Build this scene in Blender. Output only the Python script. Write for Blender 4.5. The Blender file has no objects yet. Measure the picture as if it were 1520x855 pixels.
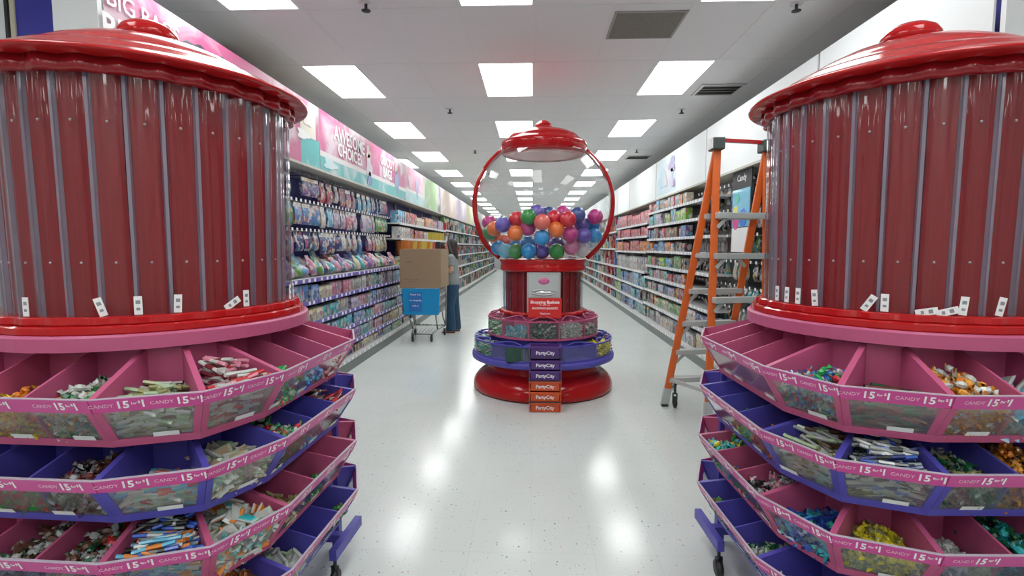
import bpy, math, random
from mathutils import Vector, Matrix
PI = math.pi
sc = bpy.context.scene
C = sc.collection
random.seed(7)

# ------------------------------------------------------------------ camera, world, exposure
CZ = 1.5
F = 770.0
cd = bpy.data.cameras.new('camera')
cam = bpy.data.objects.new('camera', cd)
C.objects.link(cam)
sc.camera = cam
cd.sensor_width = 36.0
cd.lens = F / 1520 * 36.0
cd.clip_start = 0.05
cd.clip_end = 100
cam.location = (0, 0, CZ)
cam.rotation_euler = (PI / 2 - math.radians(4.563), 0, math.radians(2.225))
w = bpy.data.worlds.new('world')
sc.world = w
w.use_nodes = True
w.node_tree.nodes['Background'].inputs[0].default_value = (0.5, 0.55, 0.6, 1)
w.node_tree.nodes['Background'].inputs[1].default_value = 0.05
sc.view_settings.view_transform = 'Standard'
sc.view_settings.look = 'None'
sc.view_settings.gamma = 1.0
sc.view_settings.exposure = 0.40
LAMP = 8.0          # radiance of the ceiling light diffusers

# ------------------------------------------------------------------ materials
def mat(name, col, rough=0.5, metal=0.0, coat=0.0, spec=0.5):
    m = bpy.data.materials.new(name)
    m.use_nodes = True
    b = m.node_tree.nodes['Principled BSDF']
    b.inputs['Base Color'].default_value = (*col, 1)
    b.inputs['Roughness'].default_value = rough
    b.inputs['Metallic'].default_value = metal
    b.inputs['Coat Weight'].default_value = coat
    b.inputs['Specular IOR Level'].default_value = spec
    return m

def N(m, t, **kw):
    n = m.node_tree.nodes.new(t)
    for k, v in kw.items():
        setattr(n, k, v)
    return n

def noise_var(m, scale=8, amt=0.15, stretch=(1, 1, 1), bump=0.0):
    """mild variation of the base colour and optional fine relief"""
    nt = m.node_tree
    b = nt.nodes['Principled BSDF']
    col = tuple(b.inputs['Base Color'].default_value)
    tc = N(m, 'ShaderNodeTexCoord')
    mp = N(m, 'ShaderNodeMapping')
    mp.inputs['Scale'].default_value = stretch
    nz = N(m, 'ShaderNodeTexNoise')
    nz.inputs['Scale'].default_value = scale
    nz.inputs['Detail'].default_value = 4
    mx = N(m, 'ShaderNodeMix', data_type='RGBA')
    mx.inputs[6].default_value = tuple(c * (1 - amt) for c in col[:3]) + (1,)
    mx.inputs[7].default_value = tuple(min(1, c * (1 + amt)) for c in col[:3]) + (1,)
    nt.links.new(tc.outputs['Object'], mp.inputs[0])
    nt.links.new(mp.outputs[0], nz.inputs['Vector'])
    nt.links.new(nz.outputs[0], mx.inputs[0])
    nt.links.new(mx.outputs[2], b.inputs['Base Color'])
    if bump:
        bp = N(m, 'ShaderNodeBump')
        bp.inputs['Strength'].default_value = bump
        bp.inputs['Distance'].default_value = 0.002
        nt.links.new(nz.outputs[0], bp.inputs['Height'])
        nt.links.new(bp.outputs[0], b.inputs['Normal'])
    return m

M = {}
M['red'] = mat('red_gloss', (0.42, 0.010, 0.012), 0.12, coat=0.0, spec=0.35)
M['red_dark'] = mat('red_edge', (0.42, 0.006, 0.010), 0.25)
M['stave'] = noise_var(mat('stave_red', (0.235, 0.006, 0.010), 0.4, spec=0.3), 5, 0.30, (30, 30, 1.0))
M['edge'] = mat('strip_edge', (0.50, 0.42, 0.50), 0.3)
M['tread'] = mat('aluminium_tread', (0.50, 0.52, 0.51), 0.4, metal=0.2)
M['pink'] = noise_var(mat('pink_laminate', (0.46, 0.085, 0.19), 0.45), 9, 0.06)
M['purple'] = noise_var(mat('purple_laminate', (0.075, 0.065, 0.38), 0.4), 9, 0.06)
M['strip'] = mat('price_strip_pink', (0.55, 0.05, 0.26), 0.35)
M['white'] = mat('white_plastic', (0.80, 0.80, 0.80), 0.4)
M['letter'] = mat('white_print', (0.85, 0.82, 0.84), 0.5)
M['letter_pale'] = mat('pale_print', (0.80, 0.45, 0.62), 0.5)
M['ink'] = mat('ink', (0.03, 0.03, 0.035), 0.6)
M['grey'] = mat('grey_metal', (0.42, 0.43, 0.43), 0.35, metal=0.3)
M['steel'] = mat('steel', (0.55, 0.56, 0.56), 0.28, metal=0.9)
M['kick'] = mat('kick_plate', (0.13, 0.15, 0.145), 0.45)
M['shelf'] = mat('shelf_paint', (0.50, 0.50, 0.50), 0.45)
M['back'] = mat('back_panel_paint', (0.55, 0.55, 0.56), 0.6)
M['peg_blue'] = noise_var(mat('pegboard_blue', (0.030, 0.035, 0.20), 0.6), 12, 0.1)
M['peg_black'] = mat('pegboard_black', (0.012, 0.02, 0.022), 0.6)
M['rail_purple'] = mat('price_rail_purple', (0.14, 0.10, 0.42), 0.4)
M['rail_grey'] = mat('price_rail_grey', (0.55, 0.56, 0.60), 0.4)
M['orange'] = noise_var(mat('ladder_orange', (0.66, 0.125, 0.02), 0.4), 14, 0.12)
M['black'] = mat('black_rubber', (0.015, 0.017, 0.017), 0.5)
M['dark_green'] = mat('dark_cap', (0.04, 0.055, 0.05), 0.5)
M['carton'] = noise_var(mat('cardboard', (0.27, 0.185, 0.115), 0.8), 6, 0.08, (1, 1, 6))
M['blue_bin'] = mat('blue_plastic', (0.0, 0.23, 0.50), 0.35)
M['banner_white'] = mat('header_white', (0.74, 0.77, 0.78), 0.5)
M['basket_purple'] = mat('basket_purple', (0.085, 0.030, 0.19), 0.4)
M['basket_orange'] = mat('basket_orange', (0.62, 0.085, 0.02), 0.4)
M['sign_red'] = mat('sign_red', (0.62, 0.015, 0.012), 0.4)
M['emblem'] = mat('emblem_pink', (0.55, 0.12, 0.28), 0.3)
M['skin'] = mat('skin', (0.58, 0.33, 0.24), 0.5)
M['hair'] = noise_var(mat('hair', (0.018, 0.012, 0.010), 0.45), 40, 0.4, (1, 1, 0.1), 0.5)
M['tee'] = noise_var(mat('grey_jersey', (0.23, 0.25, 0.26), 0.9), 30, 0.12)
M['jeans'] = noise_var(mat('denim', (0.018, 0.060, 0.115), 0.85), 12, 0.3)
M['sole'] = mat('flip_flop', (0.22, 0.06, 0.05), 0.6)
M['wire'] = mat('cart_wire', (0.30, 0.31, 0.30), 0.3, metal=0.8)
M['frame_cream'] = mat('cream_frame', (0.55, 0.50, 0.38), 0.6)
M['blue_dark'] = noise_var(mat('blue_poster', (0.03, 0.03, 0.33), 0.4), 5, 0.3)

def m_floor():
    m = mat('vinyl_floor', (0.62, 0.65, 0.63), 0.17, spec=0.32)
    nt = m.node_tree; b = nt.nodes['Principled BSDF']
    tc = N(m, 'ShaderNodeTexCoord')
    # broad mottling
    nz = N(m, 'ShaderNodeTexNoise'); nz.inputs['Scale'].default_value = 1.3; nz.inputs['Detail'].default_value = 5
    nt.links.new(tc.outputs['Object'], nz.inputs['Vector'])
    base = N(m, 'ShaderNodeMix', data_type='RGBA')
    base.inputs[6].default_value = (0.54, 0.575, 0.555, 1); base.inputs[7].default_value = (0.62, 0.65, 0.63, 1)
    nt.links.new(nz.outputs[0], base.inputs[0])
    prev = base.outputs[2]
    # coloured vinyl chips
    for sc_, thr, cols in ((38, 0.16, ((0.16, 0.27, 0.33), (0.46, 0.28, 0.26), (0.38, 0.38, 0.30))),
                           (75, 0.20, ((0.30, 0.36, 0.37), (0.44, 0.46, 0.42), (0.40, 0.35, 0.35)))):
        mp = N(m, 'ShaderNodeMapping'); mp.inputs['Scale'].default_value = (1, 0.7, 1)
        vz = N(m, 'ShaderNodeTexNoise'); vz.inputs['Scale'].default_value = 30; vz.inputs['Detail'].default_value = 1
        nt.links.new(tc.outputs['Object'], vz.inputs['Vector'])
        ad = N(m, 'ShaderNodeMix', data_type='VECTOR'); ad.inputs[0].default_value = 0.015
        nt.links.new(tc.outputs['Object'], ad.inputs[4]); nt.links.new(vz.outputs['Color'], ad.inputs[5])
        nt.links.new(ad.outputs[1], mp.inputs[0])
        v = N(m, 'ShaderNodeTexVoronoi'); v.inputs['Scale'].default_value = sc_
        nt.links.new(mp.outputs[0], v.inputs['Vector'])
        lt = N(m, 'ShaderNodeMath', operation='LESS_THAN'); lt.inputs[1].default_value = thr
        nt.links.new(v.outputs['Distance'], lt.inputs[0])
        sp = N(m, 'ShaderNodeSeparateColor'); nt.links.new(v.outputs['Color'], sp.inputs[0])
        gt = N(m, 'ShaderNodeMath', operation='GREATER_THAN'); gt.inputs[1].default_value = 0.80
        nt.links.new(sp.outputs[0], gt.inputs[0])
        mu = N(m, 'ShaderNodeMath', operation='MULTIPLY')
        nt.links.new(lt.outputs[0], mu.inputs[0]); nt.links.new(gt.outputs[0], mu.inputs[1])
        rp = N(m, 'ShaderNodeValToRGB'); rp.color_ramp.interpolation = 'CONSTANT'
        e = rp.color_ramp.elements
        e[0].color = (*cols[0], 1); e[1].position = 0.5; e[1].color = (*cols[1], 1)
        e2 = e.new(0.75); e2.color = (*cols[2], 1)
        nt.links.new(sp.outputs[1], rp.inputs[0])
        mx = N(m, 'ShaderNodeMix', data_type='RGBA')
        nt.links.new(mu.outputs[0], mx.inputs[0]); nt.links.new(prev, mx.inputs[6]); nt.links.new(rp.outputs[0], mx.inputs[7])
        prev = mx.outputs[2]
    # faint twelve-inch tile joints
    br = N(m, 'ShaderNodeTexBrick'); br.offset = 0.0
    br.inputs['Scale'].default_value = 1.0; br.inputs['Mortar Size'].default_value = 0.0012
    br.inputs['Brick Width'].default_value = 0.305; br.inputs['Row Height'].default_value = 0.305
    br.inputs['Color1'].default_value = (1, 1, 1, 1); br.inputs['Color2'].default_value = (0.975, 0.98, 0.975, 1)
    br.inputs['Mortar'].default_value = (0.86, 0.86, 0.85, 1)
    nt.links.new(tc.outputs['Object'], br.inputs['Vector'])
    ml = N(m, 'ShaderNodeMix', data_type='RGBA', blend_type='MULTIPLY'); ml.inputs[0].default_value = 1
    nt.links.new(prev, ml.inputs[6]); nt.links.new(br.outputs[0], ml.inputs[7])
    nt.links.new(ml.outputs[2], b.inputs['Base Color'])
    n2 = N(m, 'ShaderNodeTexNoise'); n2.inputs['Scale'].default_value = 3.0; n2.inputs['Detail'].default_value = 6
    nt.links.new(tc.outputs['Object'], n2.inputs['Vector'])
    mr = N(m, 'ShaderNodeMapRange'); mr.inputs[3].default_value = 0.11; mr.inputs[4].default_value = 0.21
    nt.links.new(n2.outputs[0], mr.inputs[0]); nt.links.new(mr.outputs[0], b.inputs['Roughness'])
    return m
M['floor'] = m_floor()

def m_ceiling():
    m = mat('ceiling_tile', (0.62, 0.62, 0.63), 0.9, spec=0.2)
    nt = m.node_tree; b = nt.nodes['Principled BSDF']
    tc = N(m, 'ShaderNodeTexCoord')
    nz = N(m, 'ShaderNodeTexNoise'); nz.inputs['Scale'].default_value = 90; nz.inputs['Detail'].default_value = 3
    nt.links.new(tc.outputs['Object'], nz.inputs['Vector'])
    mx = N(m, 'ShaderNodeMix', data_type='RGBA')
    mx.inputs[6].default_value = (0.74, 0.735, 0.74, 1); mx.inputs[7].default_value = (0.84, 0.835, 0.84, 1)
    nt.links.new(nz.outputs[0], mx.inputs[0]); nt.links.new(mx.outputs[2], b.inputs['Base Color'])
    return m
M['ceiling'] = m_ceiling()
M['grid'] = mat('ceiling_grid_paint', (0.76, 0.76, 0.76), 0.6)
M['wall'] = noise_var(mat('wall_paint', (0.55, 0.56, 0.56), 0.8), 2, 0.05)

def m_emit():
    m = bpy.data.materials.new('light_diffuser'); m.use_nodes = True
    nt = m.node_tree; nt.nodes.remove(nt.nodes['Principled BSDF'])
    e = N(m, 'ShaderNodeEmission'); e.inputs[0].default_value = (0.97, 1.0, 0.985, 1); e.inputs[1].default_value = LAMP
    nt.links.new(e.outputs[0], nt.nodes['Material Output'].inputs[0])
    return m
M['lamp'] = m_emit()

def m_clear(name, tint, haze_col, haze, rough=0.04, refl=0.05):
    """thin clear sheet: see-through with fresnel gloss and a little surface haze"""
    m = bpy.data.materials.new(name); m.use_nodes = True
    nt = m.node_tree; nt.nodes.remove(nt.nodes['Principled BSDF'])
    tr = N(m, 'ShaderNodeBsdfTransparent'); tr.inputs[0].default_value = (*tint, 1)
    gl = N(m, 'ShaderNodeBsdfGlossy'); gl.inputs['Roughness'].default_value = rough
    df = N(m, 'ShaderNodeBsdfDiffuse'); df.inputs[0].default_value = (*haze_col, 1)
    fa = N(m, 'ShaderNodeLayerWeight'); fa.inputs[0].default_value = 0.5      # same on both faces of the thin sheet
    pw = N(m, 'ShaderNodeMath', operation='POWER'); pw.inputs[1].default_value = 4.0
    lw = N(m, 'ShaderNodeMath', operation='MULTIPLY_ADD'); lw.inputs[1].default_value = 0.85; lw.inputs[2].default_value = refl
    nt.links.new(fa.outputs['Facing'], pw.inputs[0]); nt.links.new(pw.outputs[0], lw.inputs[0])
    a = N(m, 'ShaderNodeMixShader'); a.inputs[0].default_value = haze
    nt.links.new(tr.outputs[0], a.inputs[1]); nt.links.new(df.outputs[0], a.inputs[2])
    c = N(m, 'ShaderNodeMixShader')
    nt.links.new(lw.outputs[0], c.inputs[0]); nt.links.new(a.outputs[0], c.inputs[1]); nt.links.new(gl.outputs[0], c.inputs[2])
    nt.links.new(c.outputs[0], nt.nodes['Material Output'].inputs[0])
    return m
M['clear'] = m_clear('clear_acrylic', (0.93, 0.93, 0.95), (0.6, 0.6, 0.66), 0.012, 0.04, 0.045)
M['joint'] = m_clear('clear_joint', (0.75, 0.7, 0.75), (0.50, 0.42, 0.52), 0.42, 0.10, 0.06)  # lilac-grey diffuse share stands in for reflections in the clear bars
M['pane'] = m_clear('bin_pane', (0.93, 0.94, 0.93), (0.55, 0.57, 0.55), 0.11, 0.12, 0.045)
M['globe'] = m_clear('globe_acrylic', (0.975, 0.98, 0.98), (0.7, 0.7, 0.7), 0.012, 0.02, 0.035)

def m_attr(name, rough, print_scale=0, amt=0.0, coat=0.0, trans=0):
    """colour comes from the mesh's Col attribute; optional printed pattern on the packaging"""
    m = bpy.data.materials.new(name); m.use_nodes = True
    nt = m.node_tree; b = nt.nodes['Principled BSDF']
    b.inputs['Roughness'].default_value = rough; b.inputs['Coat Weight'].default_value = coat
    at = N(m, 'ShaderNodeAttribute', attribute_name='Col')
    out = at.outputs[0]
    if print_scale:
        tc = N(m, 'ShaderNodeTexCoord')
        oi = N(m, 'ShaderNodeObjectInfo')
        ad = N(m, 'ShaderNodeVectorMath', operation='ADD')
        ml = N(m, 'ShaderNodeMath', operation='MULTIPLY'); ml.inputs[1].default_value = 37.0
        nt.links.new(oi.outputs['Random'], ml.inputs[0])
        nt.links.new(tc.outputs['Object'], ad.inputs[0]); nt.links.new(ml.outputs[0], ad.inputs[1])
        v = N(m, 'ShaderNodeTexVoronoi'); v.inputs['Scale'].default_value = print_scale
        nt.links.new(ad.outputs[0], v.inputs['Vector'])
        sp = N(m, 'ShaderNodeSeparateColor'); nt.links.new(v.outputs['Color'], sp.inputs[0])
        gt = N(m, 'ShaderNodeMath', operation='GREATER_THAN'); gt.inputs[1].default_value = 0.5
        nt.links.new(sp.outputs[2], gt.inputs[0])
        mu = N(m, 'ShaderNodeMath', operation='MULTIPLY'); mu.inputs[1].default_value = amt
        nt.links.new(gt.outputs[0], mu.inputs[0])
        rp = N(m, 'ShaderNodeValToRGB'); rp.color_ramp.interpolation = 'CONSTANT'
        e = rp.color_ramp.elements
        pal = [(0, (0.56, 0.54, 0.52)), (0.3, (0.05, 0.06, 0.10)), (0.45, (0.45, 0.10, 0.16)), (0.57, (0.10, 0.30, 0.42)),
               (0.70, (0.60, 0.45, 0.30)), (0.82, (0.46, 0.46, 0.50)), (0.93, (0.62, 0.40, 0.08))]
        e[0].color = (*pal[0][1], 1); e[1].position = pal[1][0]; e[1].color = (*pal[1][1], 1)
        for p, c in pal[2:]:
            k = e.new(p); k.color = (*c, 1)
        nt.links.new(sp.outputs[0], rp.inputs[0])
        mx = N(m, 'ShaderNodeMix', data_type='RGBA')
        nt.links.new(mu.outputs[0], mx.inputs[0]); nt.links.new(out, mx.inputs[6]); nt.links.new(rp.outputs[0], mx.inputs[7])
        out = mx.outputs[2]
    nt.links.new(out, b.inputs['Base Color'])
    return m
M['candy'] = m_attr('candy_wrapper', 0.25, coat=0.3)
M['pack'] = m_attr('printed_pack', 0.35, 22, 0.75)
M['goods'] = m_attr('plain_goods', 0.4, 9, 0.30)
M['plain'] = m_attr('coloured_plastic', 0.28, coat=0.3)

def m_banner():
    """pink and teal printed scenery of the header boards, soft blotches of ink"""
    m = m_attr('header_print', 0.4)
    nt = m.node_tree; b = nt.nodes['Principled BSDF']
    tc = N(m, 'ShaderNodeTexCoord')
    nz = N(m, 'ShaderNodeTexNoise'); nz.inputs['Scale'].default_value = 2.2; nz.inputs['Detail'].default_value = 5; nz.inputs['Distortion'].default_value = 0.6
    nt.links.new(tc.outputs['Object'], nz.inputs['Vector'])
    rp = N(m, 'ShaderNodeValToRGB'); e = rp.color_ramp.elements
    e[0].position = 0.50; e[0].color = (0, 0, 0, 1); e[1].position = 0.66; e[1].color = (1, 1, 1, 1)
    nt.links.new(nz.outputs[0], rp.inputs[0])
    mu = N(m, 'ShaderNodeMath', operation='MULTIPLY'); mu.inputs[1].default_value = 0.75
    nt.links.new(rp.outputs[0], mu.inputs[0])
    mx = N(m, 'ShaderNodeMix', data_type='RGBA'); mx.inputs[7].default_value = (0.62, 0.58, 0.62, 1)
    at = [n for n in nt.nodes if n.type == 'ATTRIBUTE'][0]
    nt.links.new(mu.outputs[0], mx.inputs[0]); nt.links.new(at.outputs[0], mx.inputs[6])
    nt.links.new(mx.outputs[2], b.inputs['Base Color'])
    return m
M['banner'] = m_banner()

# ------------------------------------------------------------------ mesh helpers
class MB:
    def __init__(s):
        s.v = []; s.f = []; s.c = []; s.col = (0.5, 0.5, 0.5)
    def add(s, vs, fs, col=None):
        n = len(s.v); s.v += [tuple(p) for p in vs]
        s.f += [tuple(i + n for i in f) for f in fs]
        s.c += [col or s.col] * len(vs)
        return s
    def box(s, x0, x1, y0, y1, z0, z1, col=None):
        return s.add([(x0, y0, z0), (x1, y0, z0), (x1, y1, z0), (x0, y1, z0), (x0, y0, z1), (x1, y0, z1), (x1, y1, z1), (x0, y1, z1)],
                     [(3, 2, 1, 0), (4, 5, 6, 7), (0, 1, 5, 4), (1, 2, 6, 5), (2, 3, 7, 6), (3, 0, 4, 7)], col)
    def hexa(s, b, t, col=None):
        """two matching polygons (bottom, top) closed into a solid"""
        n = len(b)
        fs = [tuple(range(n - 1, -1, -1)), tuple(range(n, 2 * n))]
        fs += [(i, (i + 1) % n, n + (i + 1) % n, n + i) for i in range(n)]
        return s.add(list(b) + list(t), fs, col)
    def bar(s, a, b, w, h, up=(0, 0, 1), col=None):
        a = Vector(a); b = Vector(b); d = (b - a).normalized(); u = Vector(up)
        x = d.cross(u).normalized(); u = x.cross(d).normalized()
        q = [x * (i * w / 2) + u * (j * h / 2) for i, j in ((-1, -1), (1, -1), (1, 1), (-1, 1))]
        return s.hexa([a + k for k in q], [b + k for k in q], col)
    def tube(s, pts, r, n=8, closed=False, col=None, ref=(0, 0, 1)):
        pts = [Vector(p) for p in pts]; base = len(s.v); m = len(pts)
        up = Vector(ref); vs = []; fs = []
        for i, p in enumerate(pts):
            if closed: d = pts[(i + 1) % m] - pts[i - 1]
            else: d = pts[min(i + 1, m - 1)] - pts[max(i - 1, 0)]
            d.normalize()
            x = d.cross(up)
            if x.length < 1e-3: x = d.cross(Vector((0, 1, 0)))
            x.normalize(); y = x.cross(d)
            rr = r[i] if isinstance(r, (list, tuple)) else r
            for k in range(n):
                a = 2 * PI * k / n
                vs.append(p + (x * math.cos(a) + y * math.sin(a)) * rr)
        for i in range(m if closed else m - 1):
            j = (i + 1) % m
            for k in range(n):
                fs.append((i * n + k, i * n + (k + 1) % n, j * n + (k + 1) % n, j * n + k))
        if not closed:
            fs.append(tuple(range(n - 1, -1, -1))); fs.append(tuple((m - 1) * n + k for k in range(n)))
        return s.add(vs, fs, col)
    def lathe(s, prof, n=48, mod=None, cx=0, cy=0, col=None, cap=True):
        """prof [(r,z)] bottom to top; mod(i, theta, r) changes the radius"""
        vs = []; fs = []; m = len(prof)
        for i, (r, z) in enumerate(prof):
            for k in range(n):
                a = 2 * PI * k / n
                rr = mod(i, a, r) if mod else r
                vs.append((cx + rr * math.cos(a), cy + rr * math.sin(a), z))
        for i in range(m - 1):
            for k in range(n):
                k2 = (k + 1) % n
                fs.append((i * n + k, i * n + k2, (i + 1) * n + k2, (i + 1) * n + k))
        if cap:
            fs.append(tuple(range(n - 1, -1, -1))); fs.append(tuple((m - 1) * n + k for k in range(n)))
        return s.add(vs, fs, col)
    def xf(s, mtx, start=0):
        s.v[start:] = [tuple(mtx @ Vector(p)) for p in s.v[start:]]
        return s
    def mesh(s, name, smooth=False, m=None):
        me = bpy.data.meshes.new(name)
        me.from_pydata(s.v, [], s.f)
        at = me.color_attributes.new('Col', 'FLOAT_COLOR', 'POINT')
        flat = []
        for c in s.c: flat += [c[0], c[1], c[2], 1.0]
        at.data.foreach_set('color', flat)
        if smooth:
            me.polygons.foreach_set('use_smooth', [True] * len(me.polygons))
        if m: me.materials.append(m)
        me.update()
        return me

def ob(name, mesh, parent=None, loc=None, rz=0.0):
    o = bpy.data.objects.new(name, mesh)
    C.objects.link(o)
    if parent: o.parent = parent
    if loc: o.location = loc
    if rz: o.rotation_euler = (0, 0, rz)
    return o
def part(name, mb, m, parent, smooth=False, label=None, kind=None):
    o = ob(name, mb.mesh(name, smooth, m), parent)
    if label: o['label'] = label
    if kind: o['kind'] = kind
    return o
def tag(o, label, cat, group=None, kind=None):
    o['label'] = label; o['category'] = cat
    if group: o['group'] = group
    if kind: o['kind'] = kind
    return o
def thing(name, label, cat, loc=(0, 0, 0), rz=0.0, group=None):
    o = ob(name, None, None, loc, rz)
    o.empty_display_size = 0.1
    return tag(o, label, cat, group)
def struct(name, mb, m, label=None):
    o = part(name, mb, m, None); o['kind'] = 'structure'
    if label: o['label'] = label
    return o
def bevel(o, w=0.004, seg=2):
    b = o.modifiers.new('bevel', 'BEVEL'); b.width = w; b.segments = seg; b.limit_method = 'ANGLE'
    return o

_txt = {}
def text_mesh(s, size, m, bold=0.0, extrude=0.0006):
    """flat lettering as a mesh centred on its origin, in the XZ plane facing -Y"""
    key = (s, size, m.name, bold)
    if key in _txt: return _txt[key]
    cu = bpy.data.curves.new('lettering', 'FONT')
    cu.body = s; cu.size = size; cu.align_x = 'CENTER'; cu.align_y = 'CENTER'
    cu.offset = bold * size; cu.extrude = extrude; cu.resolution_u = 2
    o = bpy.data.objects.new('t', cu); C.objects.link(o)
    dg = bpy.context.evaluated_depsgraph_get()
    me = bpy.data.meshes.new_from_object(o.evaluated_get(dg))
    bpy.data.objects.remove(o)
    me.transform(Matrix.Rotation(PI / 2, 4, 'X'))
    me.materials.clear(); me.materials.append(m); me.name = 'lettering'
    _txt[key] = me
    return me
def join_mesh(name, items, m=None):
    """items: (mesh, matrix, material index) merged into one mesh"""
    mb = MB(); idx = []
    for me, mt, mi in items:
        st = len(mb.v)
        mb.add([mt @ v.co for v in me.vertices], [tuple(p.vertices) for p in me.polygons])
        idx += [mi] * len(me.polygons)
    r = mb.mesh(name)
    for k in (m or []): r.materials.append(k)
    r.polygons.foreach_set('material_index', idx)
    return r
def T(x=0, y=0, z=0): return Matrix.Translation((x, y, z))

ORD = ['first', 'second', 'third', 'fourth', 'fifth', 'sixth', 'seventh', 'eighth', 'ninth', 'tenth', 'eleventh', 'twelfth',
       'thirteenth', 'fourteenth', 'fifteenth', 'sixteenth', 'seventeenth', 'eighteenth', 'nineteenth', 'twentieth',
       'twenty-first', 'twenty-second', 'twenty-third', 'twenty-fourth', 'twenty-fifth', 'twenty-sixth', 'twenty-seventh', 'twenty-eighth']

# ------------------------------------------------------------------ room shell
ZC = 3.357
RX0, RX1, RY0, RY1 = -7.295, 7.345, -4.35, 34.69
struct('floor', MB().box(RX0, RX1, RY0, RY1, -0.1, 0.0), M['floor'], 'glossy white vinyl shop floor with small coloured flecks')
struct('wall_left', MB().box(RX0 - 0.1, RX0, RY0, RY1, 0, ZC + 0.1), M['wall'])
struct('wall_right', MB().box(RX1, RX1 + 0.1, RY0, RY1, 0, ZC + 0.1), M['wall'])
struct('wall_back', MB().box(RX0 - 0.1, RX1 + 0.1, RY1, RY1 + 0.1, 0, ZC + 0.1), M['wall'])
struct('wall_front', MB().box(RX0 - 0.1, RX1 + 0.1, RY0 - 0.1, RY0, 0, ZC + 0.1), M['wall'])
ceil = struct('ceiling', MB().box(RX0, RX1, RY0, RY1, ZC + 0.06, ZC + 0.12), M['ceiling'], 'suspended ceiling of grey-white panels in a thin grid')

TW, TL = 0.61, 1.22
nx, ny = 24, 32
ox, oy = RX0, RY0        # grid origin: lines at ox+i*TW, oy+j*TL
LCOL = {8: 'left', 11: 'middle', 14: 'right', 2: 'far left', 20: 'far right'}   # tile columns that carry lights
def is_light(i, j): return i in LCOL and j % 2 == 0
# tile mesh (tegular edge: a centre panel hanging slightly lower than its rim)
tm = MB()
g = 0.010; e2 = 0.028
x0, x1, y0, y1 = -TW / 2 + g, TW / 2 - g, -TL / 2 + g, TL / 2 - g
tm.hexa([(x0, y0, 0.002), (x1, y0, 0.002), (x1, y1, 0.002), (x0, y1, 0.002)][::1], [(x0, y0, 0.02), (x1, y0, 0.02), (x1, y1, 0.02), (x0, y1, 0.02)])
tile_me = tm.mesh('ceiling_tile', False, M['ceiling'])
rest = MB(); ntile = 0
for j in range(ny):
    for i in range(nx):
        if is_light(i, j): continue
        cx = ox + (i + 0.5) * TW; cy = oy + (j + 0.5) * TL
        if -4.3 < cx < 4.3 and 1.0 < cy < 22:
            ob('ceiling_tile', tile_me, ceil, (cx, cy, ZC)); ntile += 1
        else:
            rest.box(cx + x0, cx + x1, cy + y0, cy + y1, ZC + 0.004, ZC + 0.02)
part('distant_ceiling_tiles', rest, M['ceiling'], ceil, kind='stuff')
gr = MB()
for i in range(nx + 1):
    gr.box(ox + i * TW - 0.012, ox + i * TW + 0.012, RY0, RY1, ZC - 0.0005, ZC + 0.03)
for j in range(ny + 1):
    gr.box(RX0, RX1, oy + j * TL - 0.012, oy + j * TL + 0.012, ZC - 0.0003, ZC + 0.0295)
part('ceiling_grid', gr, M['grid'], ceil)

# ceiling lights
fr = MB(); a, b = TW / 2 - 0.012, TL / 2 - 0.012
for q in ((-a, a, -b, -b + 0.02), (-a, a, b - 0.02, b), (-a, -a + 0.02, -b, b), (a - 0.02, a, -b, b)):
    fr.box(*q, 0.0, 0.022)
fr_me = fr.mesh('frame', False, M['white'])
df_me = MB().box(-a + 0.019, a - 0.019, -b + 0.019, b - 0.019, 0.006, 0.015).mesh('diffuser', False, M['lamp'])
cnt = {}
for j in range(0, ny, 2):
    for i, nm in LCOL.items():
        cx = ox + (i + 0.5) * TW; cy = oy + (j + 0.5) * TL
        if cy > 2.5 and i in (8, 11, 14):
            cnt[i] = cnt.get(i, 0) + 1
            lb = 'white fluorescent ceiling panel, %s from the camera in the %s row above the aisle' % (ORD[cnt[i] - 1], nm)
            gp = None
        else:
            lb = 'white fluorescent ceiling panel, %s row, %s counted from the shop front' % (nm, ORD[j // 2]); gp = None
        t = thing('ceiling_light', lb, 'ceiling light', (cx, cy, ZC), 0, gp)
        ob('frame', fr_me, t); ob('diffuser', df_me, t)
t = thing('strip_light', 'narrow white fluorescent strip light above the left header boards', 'ceiling light', (-2.78, 11.6, ZC - 0.03))
part('housing', MB().box(-0.14, 0.14, -0.61, 0.61, 0.006, 0.03), M['white'], t)
part('diffuser', MB().box(-0.12, 0.12, -0.59, 0.59, -0.004, 0.006), M['lamp'], t)

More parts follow.
